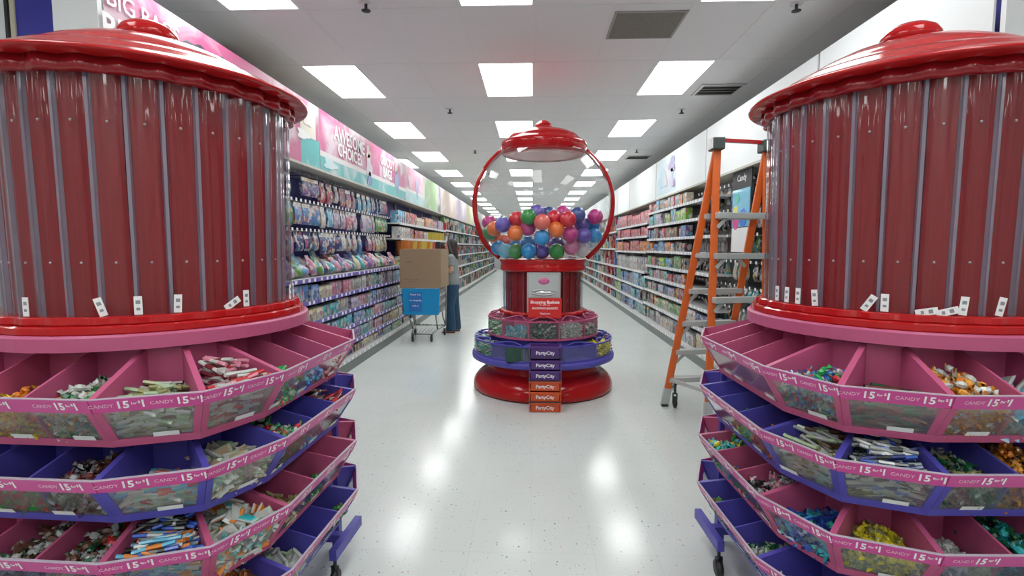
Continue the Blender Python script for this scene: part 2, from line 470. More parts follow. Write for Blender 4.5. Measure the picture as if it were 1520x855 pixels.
# vents and sprinklers
t = thing('return_grille', 'square grey-brown return air grille in the ceiling near the front', 'air vent', (0.942, 4.57, ZC))
part('grille_frame', MB().box(-.29, .29, -.27, -.25, -.006, 0.0).box(-.29, .29, .25, .27, -.006, 0).box(-.29, -.27, -.25, .25, -.006, 0).box(.27, .29, -.25, .25, -.006, 0), mat('grille_frame', (.33, .32, .29), .6), t)
part('mesh_panel', MB().box(-.27, .27, -.25, .25, -.004, -.001), noise_var(mat('grille_mesh', (.20, .19, .165), .8), 60, .3), t)
def vent(x, y, wx, wy, label):
    t = thing('ceiling_vent', label, 'air vent', (x, y, ZC))
    part('backing', MB().box(-wx, wx, -wy, wy, -.003, 0.0), M['black'], t)
    f = MB()
    for q in ((-wx, wx, -wy, -wy + .03), (-wx, wx, wy - .03, wy), (-wx, -wx + .03, -wy + .03, wy - .03), (wx - .03, wx, -wy + .03, wy - .03)): f.box(*q, -.012, -.003)
    part('vent_frame', f, M['grid'], t)
    for k in range(4):
        yy = -wy + .07 + k * (2 * wy - .14) / 3
        part('slat', MB().hexa([(-wx + .03, yy - .02, -.012), (wx - .03, yy - .02, -.012), (wx - .03, yy - .012, -.012), (-wx + .03, yy - .012, -.012)],
             [(-wx + .03, yy + .004, -.003), (wx - .03, yy + .004, -.003), (wx - .03, yy + .012, -.003), (-wx + .03, yy + .012, -.003)]), M['grid'], t)
vent(2.2, 6.42, .25, .22, 'dark slotted ceiling air vent beside the nearest right-hand light panels')
vent(2.19, 11.1, .25, .22, 'small dark slotted ceiling air vent further back on the right')
sm = MB().lathe([(.05, -.004), (.05, 0)], 16)
sk = MB().lathe([(.012, -.05), (.012, -.004)], 8).lathe([(.035, -.055), (.035, -.05)], 12)
sm_me = sm.mesh('escutcheon', True, M['grid']); sk_me = sk.mesh('spray_head', True, M['ink'])
for (x, y, d) in ((-1.28, 4.09, 'near left, at the top edge of the view'), (-1.12, 7.16, 'between left and middle light rows, second from front'),
                  (2.02, 7.29, 'right of the right light row, second from front'), (-1.11, 10.18, 'between left and middle light rows, third from front'),
                  (2.0, 10.23, 'right of the right light row, third from front'), (2.02, 4.22, 'near right, at the top edge of the view'),
                  (-1.11, 13.2, 'between left and middle light rows, fourth from front')):
    t = thing('sprinkler', 'small fire sprinkler head on the ceiling, ' + d, 'sprinkler', (x, y, ZC - .001))
    ob('escutcheon', sm_me, t); ob('spray_head', sk_me, t)

# ------------------------------------------------------------------ candy displays
def unit_poly(S=0.66, a=0.30, c=0.555):
    return [(a, -S), (c, -c), (S, -a), (S, a), (c, c), (a, S), (-a, S), (-c, c), (-S, a), (-S, -a), (-c, -c), (-a, -S)]
def inset(poly, d):
    n = len(poly); out = []
    for i in range(n):
        p0 = Vector(poly[i - 1]); p1 = Vector(poly[i]); p2 = Vector(poly[(i + 1) % n])
        e1 = (p1 - p0).normalized(); e2_ = (p2 - p1).normalized()
        n1 = Vector((-e1.y, e1.x)); n2 = Vector((-e2_.y, e2_.x))
        bis = (n1 + n2).normalized()
        out.append(tuple(p1 + bis * (d / bis.dot(n1))))
    return out
OUT = unit_poly()
def lerp(a, b, t): return tuple(a[i] + (b[i] - a[i]) * t for i in range(len(a)))

NC = 30   # corrugations round the jar
def lathe_ring(prof, amp, n=NC * 8):
    return MB().lathe(prof + [prof[0]], n, lambda i, a, r: r + amp * (0.5 + 0.5 * math.cos(NC * a)) - amp / 2, cap=False)

# candy prototypes: twist-wrapped, stick, packet
def candy_mb(kind, cols, rnd):
    mb = MB(); c = rnd.choice(cols); c2 = rnd.choice(cols)
    if kind == 'twist':
        n = 6; vs = []; fs = []
        prof = [(-.026, .011), (-.014, .003), (-.011, .009), (0, .0115), (.011, .009), (.014, .003), (.026, .011)]
        for x, r in prof:
            for k in range(n):
                a = 2 * PI * k / n
                fl = 0.35 if abs(x) > .02 else 1
                vs.append((x, r * math.cos(a), r * math.sin(a) * fl))
        for i in range(len(prof) - 1):
            for k in range(n): fs.append((i * n + k, i * n + (k + 1) % n, (i + 1) * n + (k + 1) % n, (i + 1) * n + k))
        mb.add(vs, fs, c)
        for i in list(range(0, n)) + list(range(6 * n, 7 * n)): mb.c[i] = c2
    elif kind == 'stick':
        mb.tube([(-.055, 0, 0), (-.02, 0, .001), (-.018, 0, .001), (.02, 0, -.001), (.022, 0, -.001), (.055, 0, 0)], .0065, 6, col=c)
        for i in range(12, 24): mb.c[i] = c2
    elif kind == 'packet':
        L, W, H = .032, .016, .006
        mb.add([(-L, -W, 0), (L, -W, 0), (L, W, 0), (-L, W, 0), (-L * .7, -W * .8, H), (L * .7, -W * .8, H), (L * .7, W * .8, H), (-L * .7, W * .8, H),
                (-L * .7, -W * .8, -H), (L * .7, -W * .8, -H), (L * .7, W * .8, -H), (-L * .7, W * .8, -H)],
               [(0, 1, 5, 4), (1, 2, 6, 5), (2, 3, 7, 6), (3, 0, 4, 7), (4, 5, 6, 7), (1, 0, 8, 9), (2, 1, 9, 10), (3, 2, 10, 11), (0, 3, 11, 8), (11, 10, 9, 8)], c)
        for i in range(4, 8): mb.c[i] = c2
    return mb

K = dict(g=(.02, .32, .07), dg=(.01, .10, .04), w=(.52, .54, .51), r=(.52, .02, .03), o=(.70, .22, .03), y=(.68, .58, .03), b=(.03, .10, .50),
         lb=(.10, .42, .62), t=(.03, .40, .42), br=(.11, .045, .025), bk=(.012, .014, .013), s=(.38, .40, .40), gd=(.70, .33, .04), n=(.012, .022, .14),
         ol=(.26, .26, .10), p=(.62, .22, .30), dr=(.18, .02, .03), pg=(.34, .46, .30), tn=(.44, .34, .22))
NAME = dict(g='green', dg='dark green', w='white', r='red', o='orange', y='yellow', b='blue', lb='light blue', t='teal', br='brown', bk='black',
            s='silver', gd='gold', n='navy blue', ol='olive', p='pink', dr='dark red', pg='pale green', tn='tan')
# slots: (facet name, fraction from, to) ordered far D .. C B A; fill = (colours, shape, level 0..1)
FILL_L = {
 1: dict(A2=('oy', 'twist', .9), A1=('w|pg|g|w|dg|o|w', 'twist', 1.0), B=('pg|w|pg|w|br|ol', 'stick', .9), C=('w|w|r|dr|w|p', 'stick', 1.25), D1=('g|g|w|r', 'packet', .85), D2=('b|lb', 'packet', .45), D3=('w|r|p', 'packet', .8)),
 2: dict(A2=('g|r', 'twist', .5), A1=('br|dr|bk|s', 'twist', .9), B=('w|w|pg|r|lb', 'stick', .45), C=('pg|w|w|tn', 'packet', .8), D1=('g|g|r|w|dg', 'twist', 1.0), D2=('b|lb|w', 'twist', .5), D3=('r|w|br|dr', 'stick', 1.1)),
 3: dict(A2=('br|dg|w', 'twist', .9), A1=('br|dg|s|r', 'twist', .9), B=('lb|b|o|w|bk', 'stick', 1.15), C=('w|pg|o|t|w', 'packet', 1.05), D1=('br|tn|ol', 'packet', .6), D2=('g', 'twist', .45), D3=None),
 4: dict(A2=('w|t', 'twist', .8), A1=('w|s', 'twist', .8), B=('w|br|s', 'twist', .8), C=('br|o|w', 'packet', .9), D1=('s|pg|w', 'packet', .75), D2=None, D3=('ol|br|g', 'twist', .4)),
}
FILL_R = {
 1: dict(A2=('w|lb', 'packet', .9), A1=('gd|gd|gd|o|w', 'twist', 1.15), B=('br|dr|dg|bk', 'stick', .7), C=('w|b|g|r|lb', 'twist', .95), D1=None, D2=None, D3=None),
 2: dict(A2=('gd|br|o', 'twist', 1.1), A1=('bk|s|ol|dg', 'twist', .85), B=('n|b|bk|w|s', 'stick', 1.15), C=('ol|w|s|pg|br', 'stick', 1.0), D1=('br|o|dr', 'twist', .7), D2=('g|br|y|ol', 'twist', .7), D3=None),
 3: dict(A2=('dg|t|dg', 'twist', 1.0), A1=('s|w', 'twist', .5), B=('y|y|ol', 'twist', .6), C=('t|b|n', 'packet', .6), D1=('s|p|bk|w', 'twist', 1.0), D2=('g|r|b|ol', 'twist', .6), D3=('t|y|g|lb', 'twist', 1.1)),
 4: dict(A2=('w|s', 'twist', .5), A1=('n|bk', 'twist', .6), B=('w|lb', 'packet', .5), C=('b|w', 'packet', .35), D1=('dg|pg|s', 'twist', .65), D2=None, D3=('ol|g', 'twist', .35)),
}
def pal(s):
    if '|' in s: return s.split('|')
    out = []
    i = 0
    while i < len(s):
        if s[i:i + 2] in ('pg',): out.append('pg'); i += 2
        else: out.append(s[i]); i += 1
    return out

price_cache = {}
def price_text(n):
    """n repeats of the offer on one strip, merged into one mesh (facing -Y, width ~0.155 each)"""
    key = n
    if key in price_cache: return price_cache[key]
    items = []
    for k in range(n):
        x = (k - (n - 1) / 2) * 0.143
        items += [(text_mesh('CANDY', .0165, M['letter_pale']), T(x - .040, 0, 0), 1),
                  (text_mesh('15', .034, M['letter'], .018), T(x + .010, 0, 0), 0),
                  (text_mesh('for', .012, M['letter']), T(x + .0375, 0, .004), 0),
                  (text_mesh('$', .012, M['letter']), T(x + .0500, 0, .007), 0),
                  (text_mesh('1', .034, M['letter'], .018), T(x + .0585, 0, 0), 0)]
    r = join_mesh('lettering', items, [M['letter'], M['letter_pale']])
    price_cache[key] = r
    return r

def build_display(name, label, side, cx, cy, rot, fill, sgn):
    """sgn=+1: the aisle is on its +X side (left display); -1: mirrored"""
    rnd = random.Random(11 + (sgn > 0))
    t = thing(name, label, 'candy display', (cx, cy, 0), rot)
    t_m = T(cx, cy, 0) @ Matrix.Rotation(rot, 4, 'Z')
    ZR = [1.09, 0.865, 0.63, 0.40]
    DZ = 0.165
    # facets in the 12-gon: index i is edge OUT[i]->OUT[i+1]; corner +X,-Y: edges 0,1 ; +X flat: edge 2 ; -Y flat: edge 11
    if sgn > 0:
        slots = {'B': (0, 0, 1), 'C': (1, 0, 1), 'D1': (2, 0, 1 / 3), 'D2': (2, 1 / 3, 2 / 3), 'D3': (2, 2 / 3, 1), 'A1': (11, 2 / 3, 1), 'A2': (11, 1 / 3, 2 / 3)}
    else:   # mirrored: corner -X,-Y: edges 10 (A side), 9 ; -X flat: edge 8
        slots = {'B': (10, 0, 1), 'C': (9, 0, 1), 'D1': (8, 2 / 3, 1), 'D2': (8, 1 / 3, 2 / 3), 'D3': (8, 0, 1 / 3), 'A1': (11, 0, 1 / 3), 'A2': (11, 1 / 3, 2 / 3)}
    inv = {}
    for k, v in slots.items(): inv[(v[0], round(v[1], 3))] = k
    BOT = inset(OUT, 0.095); INN = inset(OUT, 0.27)
    # core cabinet, base and posts
    core = inset(OUT, 0.285)
    part('core_cabinet', MB().hexa([(x, y, .05) for x, y in core], [(x, y, 1.183) for x, y in core]), M['purple'], t)
    for k in range(4):
        for q in (-1, 1):
            bs = MB(); st = 0
            y0_, y1_ = sorted((q * .18, q * .48))
            bs.box(.568, .600, y0_, y1_, .125, .172).box(.30, .568, (y0_ + y1_) / 2 - .02, (y0_ + y1_) / 2 + .02, .13, .165)
            bs.xf(Matrix.Rotation(k * PI / 2, 4, 'Z'), st)
            part('base_bar', bs, M['purple'], t)
    for k in range(4):
        for q in (-1, 1):
            R_ = Matrix.Rotation(k * PI / 2, 4, 'Z'); p = R_ @ Vector((.584, q * .20, 0))
            w_ = MB().tube([(-.012, 0, .036), (.012, 0, .036)], .036, 14).box(-.016, .016, -.006, .006, .06, .09).lathe([(.008, .085), (.008, .126)], 8)
            w_.xf(T(p.x, p.y, 0)); part('caster', w_, M['black'], t, True)
    for q in ((.475, .475), (-.475, .475)):
        part('post', MB().box(q[0] - .018, q[0] + .018, q[1] - .018, q[1] + .018, .0, .926), M['purple'], t)
    # trays
    for ti, zr in enumerate(ZR):
        mcol = M['pink'] if ti % 2 == 0 else M['purple']
        zb = zr - DZ
        zt = zr + (0.088 if ti == 0 else 0.052)
        body = MB()
        n = 12
        for i in range(n):
            j = (i + 1) % n
            b0, b1, i0, i1, o0, o1 = BOT[i], BOT[j], INN[i], INN[j], OUT[i], OUT[j]
            # floor of the tray
            body.hexa([(*b0, zb), (*b1, zb), (*i1, zb), (*i0, zb)], [(*b0, zb + .008), (*b1, zb + .008), (*i1, zb + .008), (*i0, zb + .008)])
            # back wall
            k0, k1 = inset(OUT, .262)[i], inset(OUT, .262)[j]
            body.hexa([(*k0, zb + .008), (*k1, zb + .008), (*i1, zb + .008), (*i0, zb + .008)], [(*k0, zt), (*k1, zt), (*i1, zt), (*i0, zt)])
            # bottom lip
            l0, l1 = inset(OUT, .105)[i], inset(OUT, .105)[j]
            m0, m1 = inset(OUT, .088)[i], inset(OUT, .088)[j]
            body.hexa([(*m0, zb), (*m1, zb), (*l1, zb), (*l0, zb)], [(*inset(OUT, .080)[i], zb + .024), (*inset(OUT, .080)[j], zb + .024), (*l1, zb + .024), (*l0, zb + .024)])
        tray = part('bin_tray', body, mcol, t, label=('pink' if ti % 2 == 0 else 'purple') + ' bin tray')
        R1 = inset(OUT, .008); zt_s = zr - .004
        for i in range(n):
            j = (i + 1) % n
            flat = i % 3 == 2
            parts_ = 3 if flat else 1
            # price strip along the facet
            s0, s1, q0, q1 = OUT[i], OUT[j], R1[i], R1[j]
            o3 = inset(OUT, .020)
            st = MB().hexa([(*lerp(inset(OUT, .018)[i], inset(OUT, .018)[j], .004), zr - .043), (*lerp(inset(OUT, .018)[i], inset(OUT, .018)[j], .996), zr - .043),
                            (*inset(OUT, .024)[j], zr - .043), (*inset(OUT, .024)[i], zr - .043)],
                           [(*lerp(s0, s1, .004), zr - .002), (*lerp(s0, s1, .996), zr - .002), (*q1, zr - .002), (*q0, zr - .002)])
            so = part('price_strip', st, M['strip'], tray)
            # clear top edge
            te = MB().hexa([(*s0, zr - .002), (*s1, zr - .002), (*q1, zr - .002), (*q0, zr - .002)],
                           [(*s0, zr + .001), (*s1, zr + .001), (*q1, zr + .001), (*q0, zr + .001)])
            part('strip_edge', te, M['edge'], tray)
            ex = Vector(s1) - Vector(s0); ang = math.atan2(ex.y, ex.x); L = ex.length
            nv = Vector((ex.y, -ex.x)).normalized()      # outward
            nrep = 3 if flat else 2
            cc = (Vector(s0) + Vector(s1)) / 2
            tilt = math.atan2(.018, .041)
            if nrep == 3:
                for k in range(3):
                    pc = Vector(lerp(s0, s1, (k + .5) / 3)) - nv * .0078
                    lo = ob('lettering', price_text(1), tray, (pc.x, pc.y, zr - .0225)); lo.rotation_euler = (-tilt * -1, 0, ang)
            else:
                pc = cc - nv * .0078
                lo = ob('lettering', price_text(2), tray, (pc.x, pc.y, zr - .0225)); lo.rotation_euler = (-tilt * -1, 0, ang)
            # clear front pane, slanting in
            P0, P1 = inset(OUT, .018)[i], inset(OUT, .018)[j]; Q0, Q1 = inset(OUT, .084)[i], inset(OUT, .084)[j]
            pn = MB().add([(*Q0, zb + .02), (*Q1, zb + .02), (*P1, zr - .042), (*P0, zr - .042)], [(0, 1, 2, 3)])
            po = part('front_pane', pn, M['pane'], tray)
            so_ = po.modifiers.new('thick', 'SOLIDIFY'); so_.thickness = .002
            # corner posts of the pane frame
            for (pa, pb, qa, qb) in ((P0, P1, Q0, Q1), (P1, P0, Q1, Q0)):
                wv = (Vector(pb) - Vector(pa)).normalized() * .020
                a0 = Vector(qa); a1 = Vector(pa); nn = nv * .002; ni = -nv * .006
                part('pane_frame', MB().hexa([(*(a0 + nn), zb + .02), (*(a0 + wv + nn), zb + .02), (*(a0 + wv + ni), zb + .02), (*(a0 + ni), zb + .02)],
                     [(*(a1 + nn), zr - .042), (*(a1 + wv + nn), zr - .042), (*(a1 + wv + ni), zr - .042), (*(a1 + ni), zr - .042)]), mcol, tray)
            # dividers
            for k in range(parts_):
                fr_ = k / parts_
                o_ = Vector(lerp(OUT[i], OUT[j], fr_)); b_ = Vector(lerp(BOT[i], BOT[j], fr_)); n_ = Vector(lerp(INN[i], INN[j], fr_))
                th = .009 if k == 0 else .004
                dv = Vector((o_ - n_)).normalized(); px = Vector((-dv.y, dv.x)) * th
                o_ = o_ - dv * .012
                poly = [(b_, zb + .008), (o_, zr - .003), (n_, zt), (n_, zb + .008)]
                part('divider', MB().hexa([(*(p - px), z) for p, z in poly], [(*(p + px), z) for p, z in poly]), mcol, tray)
                # small white bin card low on the pane
                f0 = (k + (.62 if rnd.random() < .7 else .2)) / parts_
                c0 = Vector(lerp(Q0, Q1, f0)) + nv * .001
                c1 = Vector(lerp(P0, P1, f0)) + nv * .001
                hgt = (zr - .042) - (zb + .02)
                u = (Vector(Q1) - Vector(Q0)).normalized() * .033
                fa, fb = .04, .19
                ca = c0.lerp(c1, fa) + nv * .003; cb = c0.lerp(c1, fb) + nv * .003
                za, zb2 = zb + .02 + hgt * fa, zb + .02 + hgt * fb
                card = MB().hexa([(*(ca - u), za), (*(ca + u), za), (*(ca + u - nv * .001), za), (*(ca - u - nv * .001), za)],
                                 [(*(cb - u), zb2), (*(cb + u), zb2), (*(cb + u - nv * .001), zb2), (*(cb - u - nv * .001), zb2)])
                part('bin_card', card, M['white'], tray)
                # candy
                key = inv.get((i, round(fr_, 3)))
                fl = fill[ti + 1].get(key) if key else None
                if not fl: continue
                cols_k, shape, lev = pal(fl[0]), fl[1], fl[2]
                cols = [K[c] for c in cols_k]
                tf0, tf1 = (k / parts_) + .02 / (L * 1), ((k + 1) / parts_) - .02 / L
                def place(uu, vv, ww):
                    """uu along facet, vv depth 0 front..1 back, ww height 0..1 of fill"""
                    f_ = tf0 + (tf1 - tf0) * uu
                    zz = zb + .016 + ww
                    fy = min(1, max(0, (zz - zb) / DZ))
                    front = Vector(lerp(BOT[i], BOT[j], f_)).lerp(Vector(lerp(OUT[i], OUT[j], f_)), fy)
                    back = Vector(lerp(INN[i], INN[j], f_))
                    dd = (front - back); ln = dd.length; dd.normalize()
                    m0 = .022
                    p = front - dd * (m0 + vv * (ln - 2 * m0 - .01))
                    return Vector((p.x, p.y, zz))
                def rotm(flatness=.5):
                    if shape == 'stick':
                        al = ang + rnd.uniform(-flatness, flatness) if cols_k[0] != 'w' or lev < 1.2 or flatness < .4 else ang + PI / 2 + rnd.uniform(-.35, .35)
                        return Matrix.Rotation(al, 4, 'Z') @ Matrix.Rotation(rnd.uniform(-.3, .3), 4, 'Y')
                    return Matrix.Rotation(rnd.uniform(0, PI), 4, 'Z') @ Matrix.Rotation(rnd.uniform(-.7, .7), 4, 'Y') @ Matrix.Rotation(rnd.uniform(0, 3), 4, 'X')
                H = .105 * lev
                wid = (tf1 - tf0) * L
                npc = int((560 if shape == 'twist' else 330) * wid / .3 * (0.45 + .55 * min(1, lev)))
                heap = MB()
                # solid bed under the loose pieces, so that no floor shows through
                hb = H * .62
                bed = [place(0, .22, 0), place(1, .22, 0), place(1, 1, 0), place(0, 1, 0)]
                bt = [place(0, .16, hb), place(1, .16, hb), place(1, .9, hb * 1.15), place(0, .9, hb * 1.15)]
                bc = tuple(sum(c[q] for c in cols) / len(cols) * .35 for q in range(3))  # mean candy colour darkened to paint the shade in the gaps between pieces
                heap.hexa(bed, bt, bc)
                for q in range(npc):
                    mbp = candy_mb(shape, cols, rnd)
                    uu, vv = rnd.random(), rnd.random()
                    top = H * (1 + .25 * vv) * (0.75 + .5 * math.sin(PI * (.15 + .7 * uu)) * rnd.uniform(.5, 1))
                    if q % 2: ww = rnd.uniform(.65, 1) * top
                    else: vv *= .10; ww = rnd.random() * max(top, .085) * .95
                    if shape == 'stick': uu = .5 + (uu - .5) * max(.15, 1 - .10 / wid)
                    if shape == 'stick' and q % 2 and cols_k[0] == 'w' and lev > 1.2: vv = .33 + .4 * vv
                    mt = Matrix.Translation(place(uu, vv, ww)) @ rotm(.5 if q % 2 else .08)
                    heap.add([mt @ Vector(p) for p in mbp.v], mbp.f)
                    heap.c[-len(mbp.v):] = mbp.c
                tier_n = ['top', 'second', 'third', 'bottom'][ti]
                seen = []
                for c in cols_k:
                    if NAME[c] not in seen: seen.append(NAME[c])
                where = {'B': 'wide slanted bin', 'C': 'angled corner bin', 'D1': 'nearest aisle-side bin', 'D2': 'middle aisle-side bin',
                         'D3': 'farthest aisle-side bin', 'A1': 'front bin next to the corner', 'A2': 'front bin at the picture edge'}[key]
                kn = {'twist': 'twist-wrapped candies', 'stick': 'candy sticks', 'packet': 'candy packets'}[shape]
                cs = ' and '.join(seen[:3])
                hm = heap.mesh('candy_heap', False, M['candy'])
                ho = ob('candy_heap', hm, None); ho.matrix_world = t_m
                tag(ho, '%s %s heaped in %s tier, %s, %s display' % (cs, kn, tier_n, where.replace(' of the three', ''), side), 'candy', kind='stuff')
                # single pieces lying on top of the heap
                protos = [candy_mb(shape, cols, rnd).mesh('wrapped_candy', False, M['candy']) for _ in range(min(5, len(set(cols_k)) + 1))]
                cnt_ = {'B': 9, 'C': 9, 'A1': 8, 'A2': 5, 'D1': 5, 'D2': 4, 'D3': 4}[key]
                for q in range(cnt_):
                    uu = (q + .5) / cnt_; vv = rnd.uniform(.1, .8)
                    if shape == 'stick': uu = .5 + (uu - .5) * max(.15, 1 - .10 / wid)
                    top = H * (1 + .25 * vv) * (0.75 + .5 * math.sin(PI * (.15 + .7 * uu)))
                    if shape == 'stick': vv = .33 + .4 * vv
                    mt = t_m @ Matrix.Translation(place(uu, vv, top + .004)) @ rotm()
                    o = ob({'twist': 'wrapped_candy', 'stick': 'candy_stick', 'packet': 'candy_packet'}[shape], rnd.choice(protos))
                    o.matrix_world = mt
                    tag(o, '%s %s from left, %s tier, %s, %s display' % (ORD[q], {'twist': 'wrapped candy', 'stick': 'candy stick', 'packet': 'candy packet'}[shape], tier_n, where.replace(' of the three', '').replace(' facing the camera', ''), side),
                        'candy', '%s %s on the %s tier %s of the %s display' % (seen[0], kn, tier_n, key.replace('1', ' near').replace('2', ' mid').replace('3', ' far'), side))
    # pink ledge under the jar
    led = MB().lathe([(.50, 1.183), (.535, 1.187), (.535, 1.228), (.528, 1.234)], 72)
    part('ledge', led, M['pink'], t)
    # red scalloped bottom rings
    part('bottom_ring', lathe_ring([(.44, 1.234), (.515, 1.234), (.518, 1.238), (.516, 1.256), (.507, 1.260), (.44, 1.260)], .004), M['red'], t)
    part('bottom_ring', lathe_ring([(.44, 1.260), (.494, 1.260), (.497, 1.264), (.494, 1.282), (.487, 1.285), (.44, 1.285)], .012), M['red'], t, label='scalloped upper red ring')
    # red staves and clear joints (taper: a little narrower at the bottom)
    zb_, zt_ = 1.27, 2.065
    rb, rt = .437, .452
    hw = PI / NC * .80
    sv = MB().hexa([(rb * math.cos(hw), -rb * math.sin(hw), zb_), (rb * math.cos(hw), rb * math.sin(hw), zb_), ((rb - .012) * math.cos(hw), (rb - .012) * math.sin(hw), zb_), ((rb - .012) * math.cos(hw), -(rb - .012) * math.sin(hw), zb_)],
                   [(rt * math.cos(hw), -rt * math.sin(hw), zt_), (rt * math.cos(hw), rt * math.sin(hw), zt_), ((rt - .012) * math.cos(hw), (rt - .012) * math.sin(hw), zt_), ((rt - .012) * math.cos(hw), -(rt - .012) * math.sin(hw), zt_)])
    sv_me = sv.mesh('stave', False, M['stave'])
    jw = PI / NC * .20
    jt = MB().hexa([((rb - .004) * math.cos(PI / NC - jw), (rb - .004) * math.sin(PI / NC - jw), zb_), ((rb + .006), 0, zb_), ((rb - .004) * math.cos(jw), 0, zb_)][:0] or
                   [(rb - .006, -jw * rb, zb_), (rb + .012, -jw * rb * .5, zb_), (rb + .012, jw * rb * .5, zb_), (rb - .006, jw * rb, zb_)],
                   [(rt - .006, -jw * rt, zt_), (rt + .012, -jw * rt * .5, zt_), (rt + .012, jw * rt * .5, zt_), (rt - .006, jw * rt, zt_)])
    jt_me = jt.mesh('joint_strip', False, M['joint'])
    rv = MB()
    for z in (1.45, 1.88):
        st = len(rv.v); rv.lathe([(.0045, 0), (.0035, .003), (.001, .004)], 8); rv.xf(T(rb + .006 + (z - 1.27) * .019, 0, z) @ Matrix.Rotation(PI / 2, 4, 'Y'), st)
    rv_me = rv.mesh('rivets', True, M['steel'])
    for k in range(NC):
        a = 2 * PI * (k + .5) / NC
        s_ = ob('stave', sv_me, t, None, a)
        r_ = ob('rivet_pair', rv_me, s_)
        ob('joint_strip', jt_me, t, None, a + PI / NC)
    # corrugated clear shell
    def wave(i, a, r):
        p = (a * NC / (2 * PI)) % 1.0
        d = abs(p - 0.0) if p < .5 else abs(1 - p)         # 0 at joints
        if d < .07: return r - .022
        if d < .15: return r - .022 + .022 * (d - .07) / .08
        return r + .0015 * math.cos(2 * PI * (d - .15) / .35)
    sh = MB().lathe([(.470, 1.275), (.482, 2.062)], NC * 16, wave, cap=False)
    part('clear_shell', sh, M['clear'], t, True)
    # label strips tucked at the ring
    cards = ([(5, 0), (130, -.30), (185, 0), (247, .05), (322, 1.0), (355, 0), (423, .15), (436, 0)] if sgn > 0 else
             [(1148, 0), (1162, 0), (1178, 0), (1203, -.1), (1272, .55), (1302, 0), (1346, 1.35), (1376, 1.25), (1412, .1), (1463, .2), (1505, .15)])
    for k, (px, tl) in enumerate(cards):
        u_ = (px - 790) / F; hyp = math.hypot(u_, 1); dx, dy = u_ / hyp, 1 / hyp
        pc_ = cx * dx + cy * dy; ds = abs(cx * dy - cy * dx)
        if ds > .478: ds = .478
        tt = pc_ - math.sqrt(.481 ** 2 - ds ** 2)
        a = math.atan2(dy * tt - cy, dx * tt - cx) - rot
        cd_ = MB().box(-.011, .011, -.001, .001, 0, .058)
        dots = MB()
        mt = Matrix.Rotation(a + PI / 2, 4, 'Z') @ T(0, -.481, 1.288) @ Matrix.Rotation(tl, 4, 'Y')
        cd_.xf(mt)
        co = part('label_strip', cd_, M['white'], t)
        dots.box(-.006, .006, -.0018, -.001, .034, .045).box(-.005, .005, -.0018, -.001, .014, .022)
        dots.xf(mt); part('printed_mark', dots, mat('mark_grey', (.25, .25, .28), .6) if 'mark_grey' not in bpy.data.materials else bpy.data.materials['mark_grey'], co)
    # lid
    def lidmod(i, a, r):
        return r + (.016 * (0.5 + .5 * math.cos(NC * a)) - .008 if i in (1, 2, 3) else 0)
    lid = MB().lathe([(.40, 2.056), (.488, 2.057), (.496, 2.058), (.500, 2.059), (.505, 2.060), (.550, 2.060), (.5565, 2.063), (.558, 2.067), (.556, 2.071), (.548, 2.075),
                      (.520, 2.084), (.48, 2.104), (.445, 2.126), (.415, 2.142), (.398, 2.146), (.388, 2.150), (.37, 2.164), (.32, 2.193), (.25, 2.226), (.17, 2.252), (.11, 2.264), (.085, 2.266)], NC * 6, lidmod)
    part('lid', lid, M['red'], t, True)
    part('lid_skirt', lathe_ring([(.47, 2.014), (.494, 2.014), (.499, 2.020), (.500, 2.058), (.47, 2.058)], .016), mat('skirt_red_shaded', (.26, .006, .010), .2) if sgn > 0 else bpy.data.materials['skirt_red_shaded'], t, True)  # darker red than the lid paints in the shade under the brim
    kn_ = MB().lathe([(.085, 2.266), (.098, 2.280), (.098, 2.300), (.085, 2.322), (.060, 2.338), (.028, 2.346), (.004, 2.348)], 40)
    part('lid_knob', kn_, M['red'], t, True)
    return t

build_display('candy_display', 'giant red-lidded jar candy display with pink and purple bins at the left front', 'left', -1.46, 1.985, math.radians(-2.4), FILL_L, 1)
build_display('candy_display', 'giant red-lidded jar candy display with pink and purple bins at the right front', 'right', 1.445, 2.115, math.radians(1.8), FILL_R, -1)

